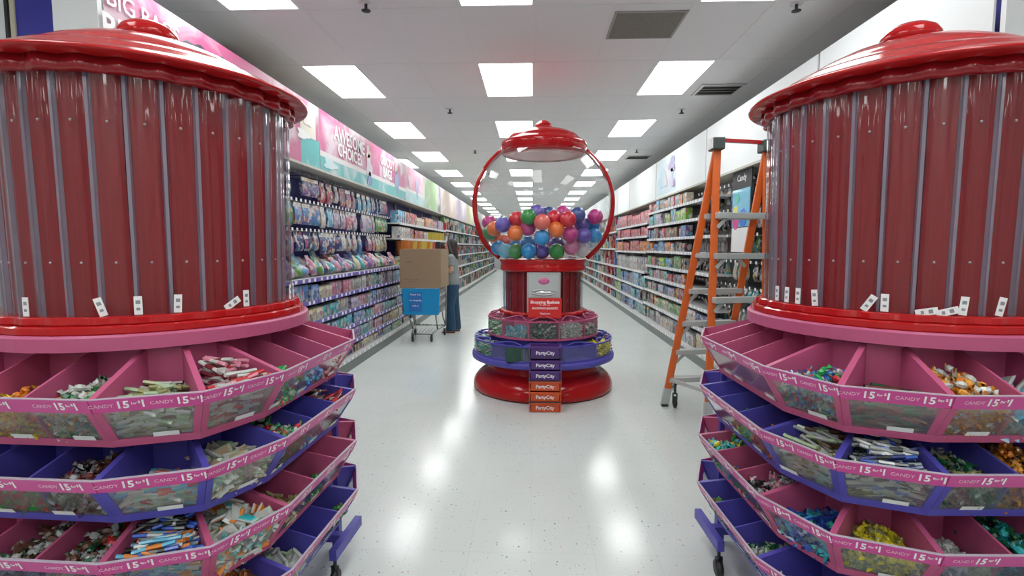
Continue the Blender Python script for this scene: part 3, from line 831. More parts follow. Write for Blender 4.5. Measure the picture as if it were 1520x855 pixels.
# ------------------------------------------------------------------ giant gumball machine
GX, GY = 0.115, 5.57
gm = thing('gumball_machine', 'giant red gumball machine display in the middle of the aisle', 'gumball machine', (GX, GY, 0))
part('pedestal', MB().lathe([(.70, 0), (.745, .015), (.748, .05), (.735, .10), (.70, .15), (.655, .185), (.61, .205), (.59, .215), (.585, .24), (.585, .34)], 96), M['red'], gm, True)
part('shelf_rim', MB().lathe([(.60, .325), (.735, .325), (.757, .335), (.760, .36), (.757, .385), (.735, .392), (.60, .392)], 96), M['purple'], gm, True)
def ring_bins(r0, r1, z0, z1, nb, m, tiername, arch):
    """annular bin row: floor, back wall, dividers, clear front and rim"""
    b = MB().lathe([(r0, z0), (r1, z0), (r1, z0 + .01), (r0, z0 + .01), (r0, z0)], 96, cap=False)
    tray = part('bin_ring', b, m, gm)
    part('back_wall', MB().lathe([(r0, z0), (r0 + .01, z0), (r0 + .01, z1 + .02), (r0, z1 + .02), (r0, z0)], 96, cap=False), m, tray)
    part('front_pane', MB().lathe([(r1 - .002, z0 + .02), (r1 - .004, z1 - .012)], 96, cap=False), M['pane'], tray, True)
    part('front_lip', MB().lathe([(r1 - .008, z0), (r1 + .003, z0), (r1 + .003, z0 + .02), (r1 - .008, z0 + .02), (r1 - .008, z0)], 96, cap=False), m, tray)
    part('rim', MB().lathe([(r1 - .012, z1 - .013), (r1 + .003, z1 - .013), (r1 + .003, z1), (r1 - .012, z1), (r1 - .012, z1 - .013)], 96, cap=False), m, tray)
    for k in range(nb):
        a = -PI / 2 + (k + .5) * 2 * PI / nb
        h = MB().bar((r0 * math.cos(a), r0 * math.sin(a), (z0 + z1) / 2), ((r1 - .005) * math.cos(a), (r1 - .005) * math.sin(a), (z0 + z1) / 2), .014, z1 - z0 - .004)
        part('divider', h, m, tray)
    return tray
ring_bins(.42, .59, .585, .775, 12, M['pink'], 'upper', True)
ring_bins(.52, .735, .392, .555, 12, M['purple'], 'lower', False)
# arched pink top edges over each upper bin
for k in range(12):
    a0 = -PI / 2 + (k - .42) * 2 * PI / 12; pts = []
    for q in range(9):
        a = a0 + q / 8 * .84 * 2 * PI / 12
        rr = .58 - .10 * math.sin(PI * q / 8)
        pts.append((rr * math.cos(a), rr * math.sin(a), .782 + .030 * math.sin(PI * q / 8)))
    part('arch_trim', MB().tube(pts, .007, 6), M['pink'], gm, True)
for k in range(12):
    a0 = -PI / 2 + (k - .42) * 2 * PI / 12; pts = []
    for q in range(9):
        a = a0 + q / 8 * .84 * 2 * PI / 12
        rr = .725 - .09 * math.sin(PI * q / 8)
        pts.append((rr * math.cos(a), rr * math.sin(a), .560 + .008 * math.sin(PI * q / 8)))
    part('arch_trim', MB().tube(pts, .007, 6), M['purple'], gm, True)
part('scallop_ring', MB().lathe([(.36, .79), (.455, .80), (.462, .815), (.455, .835), (.36, .835)], 200, lambda i, a, r: r + (.012 * math.cos(24 * a) if 0 < i < 4 else 0)), M['red'], gm, True)
part('column_core', MB().lathe([(.375, .83), (.375, 1.25)], 48), mat('core_dark_red', (.10, .01, .012), .4), gm)
gs = MB().hexa([(.395, -.040, .832), (.395, .040, .832), (.385, .040, .832), (.385, -.040, .832)], [(.400, -.040, 1.25), (.400, .040, 1.25), (.39, .040, 1.25), (.39, -.040, 1.25)]).mesh('stave', False, M['stave'])
for k in range(26):
    ob('stave', gs, gm, None, 2 * PI * k / 26)
def wave2(i, a, r):
    p = (a * 26 / (2 * PI)) % 1.0
    return r - (.016 if abs(p - .5) < .14 else 0)
part('clear_shell', MB().lathe([(.425, .833), (.428, 1.252)], 26 * 12, wave2, cap=False), M['clear'], gm, True)
part('collar', MB().lathe([(.38, 1.245), (.445, 1.247), (.455, 1.262), (.455, 1.30), (.448, 1.315), (.452, 1.335), (.462, 1.35), (.462, 1.365), (.44, 1.372)], 72), M['red'], gm, True)
GP = [(.445, 1.370), (.475, 1.378), (.605, 1.503), (.680, 1.633), (.728, 1.80), (.742, 1.95), (.73, 2.08), (.68, 2.227), (.59, 2.375), (.46, 2.505), (.44, 2.52)]
def smooth_prof(P, n=4):
    out = []
    for i in range(len(P) - 1):
        p0 = P[max(i - 1, 0)]; p1 = P[i]; p2 = P[i + 1]; p3 = P[min(i + 2, len(P) - 1)]
        for k in range(n):
            t_ = k / n
            out.append(tuple(.5 * (2 * p1[q] + (p2[q] - p0[q]) * t_ + (2 * p0[q] - 5 * p1[q] + 4 * p2[q] - p3[q]) * t_ ** 2 + (-p0[q] + 3 * p1[q] - 3 * p2[q] + p3[q]) * t_ ** 3) for q in (0, 1)))
    return out + [P[-1]]
part('glass_globe', MB().lathe([(r - .03, z) for r, z in smooth_prof(GP[1:-1])], 72, cap=False), M['globe'], gm, True)
hp = smooth_prof(GP[1:-1])
for s_ in (-1, 1):
    part('hoop', MB().tube([(s_ * (r - .012), 0, z) for r, z in hp], .027, 12, ref=(0, 1, 0)), M['red'], gm, True)
part('lid', MB().lathe([(.30, 2.452), (.415, 2.452), (.435, 2.462), (.442, 2.50), (.450, 2.53), (.452, 2.56), (.440, 2.585), (.41, 2.60), (.385, 2.607), (.375, 2.63), (.345, 2.66), (.28, 2.69), (.20, 2.712), (.10, 2.725), (.09, 2.726)], 72), M['red'], gm, True)
part('lid_knob', MB().lathe([(.085, 2.725), (.095, 2.742), (.09, 2.765), (.07, 2.79), (.045, 2.81), (.02, 2.818), (.003, 2.82)], 32), M['red'], gm, True)
for k in range(18):
    a = 2 * PI * k / 18
    b_ = MB().lathe([(.012, 0), (.008, .006), (.002, .008)], 8); b_.xf(Matrix.Rotation(a, 4, 'Z') @ T(.452, 0, 2.545) @ Matrix.Rotation(PI / 2, 4, 'Y'))
    part('bolt', b_, M['red_dark'], gm, True)
# silver coin plate
pl = part('coin_plate', MB().box(-.165, .165, -.452, -.425, .85, 1.245), M['steel'], gm)
bevel(pl, .006)
pf = MB()
for q in ((-.165, -.145, .85, 1.245), (.145, .165, .85, 1.245)): pf.box(q[0], q[1], -.462, -.452, q[2], q[3])
pf.box(-.145, .145, -.462, -.452, 1.225, 1.245)
part('plate_border', pf, M['grey'], pl)
em = MB().lathe([(.055, 0), (.05, .006), (.03, .009), (.002, .01)], 28); em.xf(T(0, -.452, 1.16) @ Matrix.Scale(.62, 4, (0, 0, 1)) @ Matrix.Rotation(PI / 2, 4, 'X'))
part('emblem', em, M['emblem'], pl, True, 'pink oval emblem')
for z_, w_, r_ in ((1.075, .115, .010), (1.02, .115, .010)):
    s2 = 1 if z_ > 1.05 else -1
    part('scoop_lip', MB().tube([(x * w_ / 6, -.458, z_ + s2 * .018 * math.cos(PI * x / 12) - s2 * .018) for x in range(-6, 7)], r_, 8), M['grey'], pl, True)
part('scoop_opening', MB().tube([(x * .018, -.454, 1.047) for x in range(-5, 6)], [.004 + .018 * math.cos(PI * x / 11) for x in range(-5, 6)], 8), mat('bright_steel', (.75, .77, .78), .2, metal=.8), pl, True)
# red sign card
sg = thing('sign_card', 'red card reading Shopping Baskets standing against the silver coin plate', 'sign', (GX + .012, GY - .487, .790))
cardo = part('card', MB().box(-.163, .163, -.004, .004, .008, .205), M['sign_red'], sg)
for s_, z_, sz, bd in (('Shopping Baskets', .165, .041, .02), ('for your use', .138, .020, 0), ('SHOPPING BASKETS', .103, .028, .015), ('Thank you', .052, .024, .01)):
    o = ob('lettering', text_mesh(s_, sz, M['letter'], bd), cardo, (0, -.0048, z_))
part('stand', MB().box(-.12, .12, .0, .035, .004, .008), M['sign_red'], sg)

# baskets in front
bt = []
for k in range(6):
    z0_ = k * .0975 + .002
    purple = k >= 3
    m_ = M['basket_purple'] if purple else M['basket_orange']
    cn = 'purple' if purple else 'orange'
    pos = ['lowest', 'middle', 'top'][k % 3]
    hh = .115 if k == 5 else .088
    t = thing('shopping_basket', '%s shopping basket, %s of the three %s ones stacked before the gumball machine' % (cn, pos, cn), 'basket', (GX + .005, 4.675, z0_))
    d = .075
    bd = MB()
    bd.hexa([(-.135, -d + .01, .004), (.135, -d + .01, .004), (.135, d, .004), (-.135, d, .004)], [(-.135, -d + .01, .012), (.135, -d + .01, .012), (.135, d, .012), (-.135, d, .012)])
    for q in ((-.135, .135, -d + .01, -d + .016), (-.135, .135, d - .006, d), (-.135, -.129, -d + .01, d), (.129, .135, -d + .01, d)):
        bd.box(q[0], q[1], q[2], q[3], .012, hh - .012)
    part('body', bd, m_, t)
    rm = MB()
    for q in ((-.148, .148, -d - .004, -d + .010), (-.148, .148, d - .008, d + .006), (-.148, -.134, -d + .010, d - .008), (.134, .148, -d + .010, d - .008)): rm.box(q[0], q[1], q[2], q[3], hh - .014, hh)
    part('rim', rm, m_, t)
    for sx in (-1, 1): part('corner_rib', MB().box(sx * .142 - .004, sx * .142 + .004, -d - .002, -d + .006, .004, hh - .014), m_, t)
    if k in (1, 3, 5):
        part('handle', MB().tube([(-.15, -.0, hh - .085), (-.153, -d - .012, hh - .088), (.153, -d - .012, hh - .088), (.15, -.0, hh - .085)], .0045, 6), M['black'], t, label='black folded handle')
    ob('lettering', text_mesh('PartyCity', .044, M['letter'], .02), t, (0, -d + .0085, (.04 if k < 5 else .055)))

# balls inside the globe
def globe_r(z):
    for (r0, z0), (r1, z1) in zip(GP, GP[1:]):
        if z0 <= z <= z1: return r0 + (r1 - r0) * (z - z0) / (z1 - z0) - .03
    return .42
BC = dict(magenta=(.50, .03, .22), orange=(.74, .16, .03), purple=(.13, .09, .42), red=(.60, .02, .04), green=(.03, .25, .05), blue=(.02, .27, .62),
          pink=(.52, .16, .30), white=(.62, .55, .60), coral=(.70, .12, .09), navy=(.05, .08, .28), cyan=(.10, .42, .60))
BALLS = [('magenta', 180, 625), ('orange', 210, 660), ('purple', 258, 637), ('red', 337, 605), ('green', 405, 592), ('purple', 452, 567), ('coral', 483, 622), ('red', 550, 600),
         ('magenta', 600, 572), ('red', 632, 607), ('purple', 710, 635), ('blue', 770, 630), ('magenta', 785, 592), ('orange', 815, 665), ('navy', 685, 582), ('orange', 330, 685),
         ('magenta', 403, 655), ('orange', 563, 665), ('magenta', 643, 690), ('purple', 720, 700), ('blue', 780, 700), ('purple', 203, 715), ('coral', 265, 735), ('blue', 335, 760),
         ('blue', 405, 745), ('blue', 483, 710), ('purple', 566, 750), ('pink', 650, 765), ('white', 712, 778), ('green', 768, 748), ('blue', 232, 768), ('cyan', 275, 798),
         ('green', 335, 806), ('blue', 408, 800), ('purple', 483, 790), ('green', 567, 803), ('green', 185, 682), ('navy', 520, 578)]
BR = .078
ball_me = {}
def ball_mesh(c):
    if c not in ball_me:
        b = MB().lathe([(BR * math.sin(PI * k / 12) + 1e-4, -BR * math.cos(PI * k / 12)) for k in range(13)], 24, col=BC[c])
        ball_me[c] = b.mesh('ball', True, M['plain'])
    return ball_me[c]
placed = []
order = sorted(BALLS, key=lambda b: -b[2])
ntot = {}
def ball_obj(c, x, y, z, lab, grp=None):
    o = ob('ball', ball_mesh(c), None, (GX + x, GY + y, z)); tag(o, lab, 'ball', grp)
for c, u, v in order:
    px = 680 + u / 3.885; py = 170 + v / 3.885
    best = None
    yy = -.62
    while yy < .5:
        x = (px - 790) / F * (GY + yy) - GX; z = CZ + (366 - py) / F * (GY + yy)
        z2 = max(z, 1.375 + BR)
        ok = math.hypot(x, yy) + BR * .95 < globe_r(z2) and all((x - a) ** 2 + (yy - b) ** 2 + (z2 - d) ** 2 > (1.88 * BR) ** 2 for a, b, d in placed)
        if ok: best = (x, yy, z2); break
        yy += .012
    if not best: continue
    placed.append(best)
    lay = 'top layer' if v < 640 else 'middle layer' if v < 722 else 'lower layer' if v < 782 else 'bottom layer'
    pos = 'far left' if u < 240 else 'left' if u < 370 else 'left of centre' if u < 460 else 'centre' if u < 540 else 'right of centre' if u < 620 else 'right' if u < 730 else 'far right'
    cn = {'coral': 'coral red', 'navy': 'dark blue', 'cyan': 'pale blue', 'white': 'pale pink'}.get(c, c)
    ball_obj(c, *best, 'shiny %s ball in the globe, %s, %s' % (cn, lay, pos))
rb_ = random.Random(3); nb = 0
for _ in range(4000):
    if nb >= 18: break
    z = rb_.uniform(1.375 + BR, 1.80); y = rb_.uniform(-.1, .62); x = rb_.uniform(-.62, .62)
    if math.hypot(x, y) + BR < globe_r(z) and all((x - a) ** 2 + (y - b) ** 2 + (z - d) ** 2 > (1.95 * BR) ** 2 for a, b, d in placed):
        placed.append((x, y, z)); nb += 1
        c = rb_.choice(['magenta', 'orange', 'purple', 'blue', 'green', 'red'])
        ball_obj(c, x, y, z, 'shiny %s ball at the back of the globe, %s, %s' % (c, 'far left' if x < -.35 else 'left' if x < -.12 else 'middle' if x < .12 else 'right' if x < .35 else 'far right', 'lowest' if z < 1.5 else 'low' if z < 1.58 else 'halfway up' if z < 1.68 else 'high'), 'balls at the back of the globe')

# candy in the ring bins of the machine
def ring_fill(k, nb_, r0, r1, z0, h, cols, shape, label, n=120):
    rnd = random.Random(k * 7 + int(z0 * 100)); mb = MB()
    a0 = -PI / 2 + (k - .42) * 2 * PI / nb_; a1 = a0 + .84 * 2 * PI / nb_
    for q in range(n):
        a = rnd.uniform(a0 + .02, a1 - .02); r = r1 - .022 - (rnd.random() ** 2) * (r1 - r0 - .07)
        z = z0 + .022 + rnd.random() * h * (1 - .35 * abs(2 * (a - a0) / (a1 - a0) - 1) ** 2)
        cb = candy_mb(shape, cols, rnd); mt = Matrix.Translation((GX + r * math.cos(a), GY + r * math.sin(a), z)) @ Matrix.Rotation(rnd.uniform(0, 6), 4, 'Z') @ Matrix.Rotation(rnd.uniform(-1, 1), 4, 'Y')
        mb.add([mt @ Vector(p) for p in cb.v], cb.f); mb.c[-len(cb.v):] = cb.c
    P = lambda r, a, z: (GX + r * math.cos(a), GY + r * math.sin(a), z)
    ai, aj = a0 + .02, a1 - .02
    am = (ai + aj) / 2
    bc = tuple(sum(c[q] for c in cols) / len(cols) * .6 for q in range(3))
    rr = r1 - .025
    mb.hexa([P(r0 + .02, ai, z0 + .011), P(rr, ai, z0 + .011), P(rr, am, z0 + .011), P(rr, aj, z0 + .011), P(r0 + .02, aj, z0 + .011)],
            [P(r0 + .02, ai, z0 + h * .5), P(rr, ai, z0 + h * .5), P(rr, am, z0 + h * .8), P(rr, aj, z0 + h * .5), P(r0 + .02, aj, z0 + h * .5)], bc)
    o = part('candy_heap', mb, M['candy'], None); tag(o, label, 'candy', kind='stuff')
c_ = lambda s: [K[x] for x in s.split('|')]
U = 'upper pink ring of the gumball machine'
for k, cs, sh_, h, d, n in ((-3, 'g|pg|w', 'twist', .15, 'green and white candies in the leftmost bin of the ', 150), (-2, 'g|g|w|pg', 'packet', .15, 'bright green candies in the left bin of the ', 150), (-1, 't|lb|w', 'twist', .11, 'aqua candies left of the dark ones in the ', 150),
                        (0, 'bk|dg|s|bk', 'packet', .155, 'dark grey candies left of the centre of the ', 190), (1, 'w|w|s|w', 'twist', .15, 'white candies at the centre of the ', 220),
                        (2, 's|br|w|s', 'twist', .10, 'grey candies right of the white ones in the ', 160), (3, 'gd|o|tn', 'twist', .11, 'orange and gold candies at the right of the ', 150), (4, 'br|r|tn', 'twist', .13, 'brown and red candies at the far right of the ', 110)):
    ring_fill(k, 12, .42, .59, .585, h, c_(cs), sh_, d + U, n)
Lr = 'lower purple ring of the gumball machine'
for k, cs, sh_, h, d, n in ((-3, 'w|pg|lb', 'packet', .13, 'white and pale green candies at the far left of the ', 90), (-2, 'dg|g|w|t', 'packet', .12, 'green and white packets at the left of the ', 120),
                            (2, 'y|y|ol', 'packet', .13, 'yellow packets at the right of the ', 190), (3, 'br|tn|w', 'packet', .11, 'brown and tan packets at the far right of the ', 110)):
    ring_fill(k, 12, .52, .735, .392, h, c_(cs), sh_, d + Lr, n)
t = tag(part('carton_box', MB().box(GX - .37, GX - .10, GY - .70, GY - .62, .404, .53), mat('dark_green_card', (.015, .06, .045), .5), None), 'dark green flat box in the lower purple ring left of the baskets', 'box')
t.location = (0, .0, 0)

# ------------------------------------------------------------------ gondola shelving
def gondola(side, xf, back_x, bays, header_x, mk):
    s = 1 if side == 'left' else -1      # direction from shelf to aisle
    for bi, (y0_, y1_, kind, levels, backm, railm) in enumerate(bays):
        lab = '%s shelving bay, %s from the front on the %s side of the aisle' % ({'peg': 'pegboard and shelf', 'shelf': 'white shelved', 'pegblack': 'black pegboard'}[kind], ORD[bi], side)
        t = thing('shelf_unit', lab, 'shelving', (0, (y0_ + y1_) / 2, 0))
        L = (y1_ - y0_) / 2
        X = lambda a, b: (min(a, b), max(a, b))
        part('back_panel', MB().box(*X(back_x, back_x - s * .03), -L, L, .0, 2.345), M[backm], t)
        part('kick_plate', MB().box(*X(xf, xf - s * .02), -L, L, 0.0, .115), M['kick'], t)
        part('base_deck', MB().box(*X(xf, back_x), -L, L, .115, .15), M['shelf'], t)
        for yy in (-L + .001, L - .026):
            part('upright', MB().box(*X(back_x, back_x + s * .03), yy, yy + .025, .15, 2.345), M['grey'], t)
        for (z, dep) in levels:
            so = part('shelf', MB().box(*X(back_x + s * .03, back_x + s * dep), -L + .003, L - .003, z - .025, z), M['shelf'], t)
            part('price_rail', MB().box(*X(back_x + s * dep, back_x + s * (dep + .008)), -L + .003, L - .003, z - .035, z + .006), M[railm], so)
            if y0_ < 16:
                tg = MB(); yy = -L + .08
                while yy < L - .08:
                    tg.box(*X(back_x + s * (dep + .008), back_x + s * (dep + .010)), yy, yy + .05, z - .031, z + .003); yy += rl.uniform(.10, .2)
                part('price_tags', tg, M['white'], so, kind='stuff')
        tgb = MB(); yy = -L + .06
        while yy < L - .08:
            tgb.box(*X(xf, xf + s * .002), yy, yy + .05, .118, .148); yy += rl.uniform(.11, .2)
        part('price_tags', tgb, M['white'], t, kind='stuff')
        part('canopy', MB().box(*X(back_x - s * .03, header_x + s * .02), -L, L, 2.345, 2.37), mk, t)
        
rl = random.Random(5)
BAY = 1.22
YS = 2.92
LX, LB = -2.2, -2.72
RX, RB = 2.10, 2.62
canopy_m = mat('canopy_cream', (.50, .49, .43), .6)
lb_ = []
for k in range(24):
    y0_ = YS + k * BAY
    if y0_ < 8.7: lb_.append((y0_, y0_ + BAY, 'peg', [(1.17, .46), (.94, .46), (.72, .46), (.52, .46), (.32, .47)], 'peg_blue', 'rail_purple'))
    elif y0_ < 13: lb_.append((y0_, y0_ + BAY, 'shelf', [(1.92, .40), (1.65, .42), (1.17, .44), (.94, .46), (.72, .46), (.52, .46), (.32, .47)], 'peg_blue', 'rail_grey'))
    else: lb_.append((y0_, y0_ + BAY, 'shelf', [(1.95, .4), (1.6, .42), (1.25, .44), (.9, .46), (.55, .46)], 'back', 'rail_grey'))
gondola('left', LX, LB, lb_, -2.4, canopy_m)
rb2 = []
for k in range(24):
    y0_ = 2.75 + k * BAY
    if y0_ < 6.2: rb2.append((y0_, y0_ + BAY, 'pegblack', [(.48, .47)], 'peg_black', 'rail_grey'))
    elif y0_ < 9.8: rb2.append((y0_, y0_ + BAY, 'shelf', [(2.13, .40), (1.88, .42), (1.64, .42), (1.42, .42), (1.16, .44), (.94, .46), (.71, .46), (.45, .47)], 'back', 'rail_grey'))
    elif y0_ < 13.4: rb2.append((y0_, y0_ + BAY, 'shelf', [(1.96, .42), (1.71, .42), (1.40, .44), (1.01, .46), (.70, .47), (.42, .47)], 'back', 'rail_grey'))
    else: rb2.append((y0_, y0_ + BAY, 'shelf', [(1.9, .42), (1.45, .44), (1.0, .46), (.70, .47), (.42, .47)], 'back', 'rail_grey'))
gondola('right', RX, RB, rb2, 2.3, canopy_m)

# ---- products
def shade(c, f): return tuple(min(1, x * f) for x in c)
def pack_mesh(col, w_, h_, d_, m='pack', hook=True):
    """a hanging bag: header card, pillow body; faces +X, top at z=0"""
    mb = MB()
    card = (.68, .66, .64) if random.random() < .4 else shade(col, .7)
    if hook: mb.box(-.004, .004, -w_ / 2, w_ / 2, -h_ * .2, 0, card)
    vs = []; fs = []
    lv = [(-.18, .15), (-.35, .8), (-.6, 1), (-.85, .85), (-1.0, .15)]
    for zf, df in lv:
        for (a, b) in ((-1, -.55), (1, -.55), (1, .55), (-1, .55)):
            vs.append((a * d_ / 2 * df, b * w_ * .9, zf * h_))
    for i in range(len(lv) - 1):
        for k in range(4): fs.append((i * 4 + k, (i + 1) * 4 + k, (i + 1) * 4 + (k + 1) % 4, i * 4 + (k + 1) % 4))
    mb.add(vs, fs, col)
    return mb.mesh('hanging_pack', False, M[m])
def box_mesh(col, w_, h_, d_, m='pack'):
    mb = MB().box(-d_ / 2, d_ / 2, -w_ / 2, w_ / 2, 0, h_, col)
    mb.box(d_ / 2, d_ / 2 + .001, -w_ / 2, w_ / 2, h_ * .62, h_ * .9, shade(col, 1.7))
    return mb.mesh('boxed_item', False, M[m])
def cup_mesh(col, r, h_, m='plain'):
    return MB().lathe([(r * .8, 0), (r, h_ * .93), (r * 1.06, h_ * .95), (r * 1.06, h_)], 12, col=col).mesh('cup_stack', False, M[m])
def bag_mesh(col, w_, h_, lean):
    mb = MB(); lv = [(0, .7, .035), (.2, 1, .05), (.55, .95, .045), (.8, .7, .02), (.84, .75, .012), (1, .8, .004)]
    vs = []; fs = []
    for zf, wf, d_ in lv:
        for k in range(8):
            a = 2 * PI * (k + .5) / 8
            vs.append((d_ * math.cos(a), w_ / 2 * wf * max(-1, min(1, 1.2 * math.sin(a))), zf * h_))
    for i in range(len(lv) - 1):
        for k in range(8): fs.append((i * 8 + k, i * 8 + (k + 1) % 8, (i + 1) * 8 + (k + 1) % 8, (i + 1) * 8 + k))
    fs += [tuple(range(7, -1, -1)), tuple(5 * 8 + k for k in range(8))]
    mb.add(vs, fs, col)
    for i in range(40, 48): mb.c[i] = shade(col, 1.5)
    mb.xf(T(0, 0, .05 * math.sin(abs(lean))) @ Matrix.Rotation(lean, 4, 'Y'))
    return mb.mesh('bagged_toy', True, M['pack'])
CL = {'pink': (.45, .16, .25), 'white': (.50, .49, .48), 'blue': (.07, .18, .42), 'teal': (.05, .33, .36), 'cream': (.52, .47, .33), 'red': (.42, .03, .04),
      'green': (.10, .30, .07), 'purple': (.20, .11, .34), 'black': (.02, .025, .028), 'orange': (.58, .17, .03), 'yellow': (.60, .45, .06), 'lilac': (.42, .33, .46), 'brown': (.16, .09, .05), 'grey': (.30, .31, .32),
      'sky': (.12, .38, .60), 'navy': (.02, .03, .15), 'lime': (.20, .45, .04), 'rose': (.55, .08, .12)}
pc = {}
for _k in CL: CL[_k] = tuple(x * .82 for x in CL[_k])
def proto(kind, col, *a, var=0):
    k = (kind, col, a, var)
    if k not in pc:
        pc[k] = {'pack': pack_mesh, 'box': box_mesh, 'cup': cup_mesh}[kind](CL[col], *a)
    return pc[k]
rp = random.Random(21)
pcount = 0
def bayname(y, y0): return ORD[max(0, int((y - y0) / BAY))]
KB = {}
def run_items(side, y0_, y1_, z, xfront, kind, cols, name, cat, desc, dims, gap=.01, runlen=(3, 6), zj=0):
    """a row of things along Y at one level, in runs of one colour; every item is an object of its own"""
    global pcount
    s = 1 if side == 'left' else -1
    y = y0_; kbay = KB.setdefault((side, z, name, desc[1]), {})
    while y < y1_ - dims[0]:
        c = rp.choice(cols); n = rp.randint(*runlen)
        sc_ = rp.uniform(.78, 1.05)
        dm = (dims[0], round(dims[1] * sc_, 2)) + tuple(dims[2:])
        me = proto(kind, c, *dm) if kind != 'cup' else proto('cup', c, round(dims[0] / 2 * .92, 3), dm[1])
        back = rp.choice([0, 0, .01, .03])
        for _ in range(n):
            if y > y1_ - dims[0]: break
            o = ob(name, me, None, (xfront - s * (back + (dm[2] if kind != 'cup' else dims[0]) / 2), y + dims[0] / 2, z + .001))
            o.rotation_euler = (0, 0, (0 if side == 'left' else PI) + rp.uniform(-.05, .05))
            bn = bayname(y, YS if side == 'left' else 2.75); kbay[bn] = kbay.get(bn, 0) + 1
            tag(o, '%s %s, %s along %s bay, %s, %s side' % (c, desc[0], ORD[kbay[bn] - 1], bn, desc[1], side), cat, '%s on the %s, %s side' % (desc[0], desc[1], side)); pcount += 1
            y += dims[0] + gap
        y += gap * rp.uniform(.5, 4)
def row_stuff(mb, side, y0_, y1_, z, xfront, cols, dims, rnd, fill=.93):
    s = 1 if side == 'left' else -1
    y = y0_
    while y < y1_:
        c = CL[rnd.choice(cols)]; h_ = dims[1] * rnd.uniform(.75, 1.05); bk_ = rnd.choice([0, .01, .03])
        for _ in range(rnd.randint(1, 4)):
            if y > y1_: break
            a_, b_ = sorted((xfront - s * bk_, xfront - s * (bk_ + dims[2])))
            mb.box(a_, b_, y, y + dims[0] * .93, z, z + h_, shade(c, rnd.uniform(.6, 1.15))); y += dims[0]

hook_me = MB().tube([(0, 0, 0), (.26, 0, 0), (.275, 0, .012)], .0035, 5).mesh('peg_hook', False, M['steel'])
tag_me = MB().box(.27, .273, -.018, .018, -.005, .026).mesh('hook_tag', False, M['white'])
def hooks(side, z, y0_, y1_, step, xb, lab, tags=True):
    s = 1 if side == 'left' else -1
    y = y0_; hs = []; kb = {}
    while y < y1_:
        t = ob('peg_hook', hook_me, None, (xb, y, z)); t.rotation_euler = (0, 0, 0 if s > 0 else PI)
        bn = bayname(y, YS if s > 0 else 2.75); kb[bn] = kb.get(bn, 0) + 1
        tag(t, '%s, %s along %s bay' % (lab, ORD[kb[bn] - 1], bn), 'hook', lab)
        if tags: ob('hook_tag', tag_me, t)
        hs.append(y); y += step
    return hs
HC = ['pink', 'white', 'blue', 'teal', 'cream', 'lilac', 'navy', 'pink', 'green', 'purple', 'sky', 'rose']
def hang(side, z, ys, xs, cols, w_, h_, lab, skip=.1):
    global pcount
    s = 1 if side == 'left' else -1
    c = rp.choice(cols); run = 0; kbay = {}
    for y in ys:
        if run <= 0:
            c = rp.choice(cols); run = rp.randint(1, 3); hs = round(h_ * rp.uniform(.75, 1.0), 2); wd_ = round(w_ * rp.uniform(.7, 1.0), 2)
            if rp.random() < skip: run = 1; c = None
        run -= 1
        if c is None: continue
        me = proto('pack', c, wd_, hs, .045)
        for xx in xs:
            o = ob('hanging_pack', me, None, (xx, y, z - .008)); o.rotation_euler = (0, 0, (0 if s > 0 else PI) + rp.uniform(-.15, .15))
            bn = bayname(y, YS if s > 0 else 2.75); kbay[bn] = kbay.get(bn, 0) + 1
            tag(o, '%s printed pack hanging %s along %s bay, %s, %s side' % (c, ORD[kbay[bn] - 1], bn, lab, side), 'party pack', 'packs hanging in the %s, %s side' % (lab, side)); pcount += 1
for zi, (z, nm, h_) in enumerate(((2.27, 'top hook row', .26), (1.98, 'second hook row', .27), (1.67, 'third hook row', .27))):
    ys = hooks('left', z, 4.8, 8.95, .11, LB, 'chrome peg hook, %s of the left pegboard' % nm, zi > 0)
    hang('left', z, [y + .05 for y in ys[::2]], [LB + .20], HC, .19, h_, nm, .12)
for k in range(23):
    y = 4.85 + k * .18
    for q, xx in enumerate((LB + .34, LB + .17)):
        c = HC[rp.randrange(len(HC))]; ln = rp.choice([-.55, -.8, -.35]); hh = rp.choice([.17, .2, .23])
        key = ('toy', c, ln, hh)
        if key not in pc: pc[key] = bag_mesh(CL[c], .165, hh + .05 * q, ln)
        o = ob('bagged_toy', pc[key], None, (xx, y, 1.172)); o.rotation_euler = (0, 0, rp.uniform(-.2, .2))
        tag(o, '%s bagged toy, %s from the front in the %s row, wide left shelf' % (c, ORD[k], 'front' if q == 0 else 'back'), 'toy', 'bagged toys on the wide left shelf')
cl_mix = ['blue', 'lilac', 'teal', 'pink', 'cream', 'grey', 'sky', 'navy', 'white', 'purple']
LROW = ((.94, .165, 'shelf under toys'), (.72, .155, 'third shelf up'), (.52, .14, 'second shelf up'), (.32, .14, 'lowest shelf'), (.15, .11, 'base deck'))
for z, h_, nm in LROW:
    run_items('left', 4.8, 9.0, z, LB + .44, 'box', cl_mix if z > .5 else cl_mix + ['green', 'yellow', 'purple', 'red', 'brown'], 'boxed_item', 'box', ('printed box', nm), (.085, h_, .10), gap=.006, runlen=(2, 5))
run_items('left', 9.05, 13.9, 1.92, LB + .38, 'box', ['red', 'orange', 'navy', 'sky', 'pink', 'green', 'cream', 'lilac'], 'party_box', 'box', ('party box', 'highest shelf'), (.13, .22, .14), gap=.015)
run_items('left', 9.05, 11.6, 1.65, LB + .40, 'box', ['red', 'green', 'red', 'white'], 'party_box', 'box', ('party box', 'second shelf down'), (.12, .2, .14), gap=.012)
run_items('left', 11.65, 13.9, 1.65, LB + .40, 'cup', ['orange', 'yellow', 'orange'], 'bucket', 'bucket', ('plastic bucket', 'second shelf down'), (.2, .2, .2), gap=.012)
r_ = random.Random(33); mb = MB()
row_stuff(mb, 'left', 9.05, 13.9, 1.171, LB + .42, ['blue', 'sky', 'teal', 'green', 'lime', 'black'], (.10, .2, .12), r_)
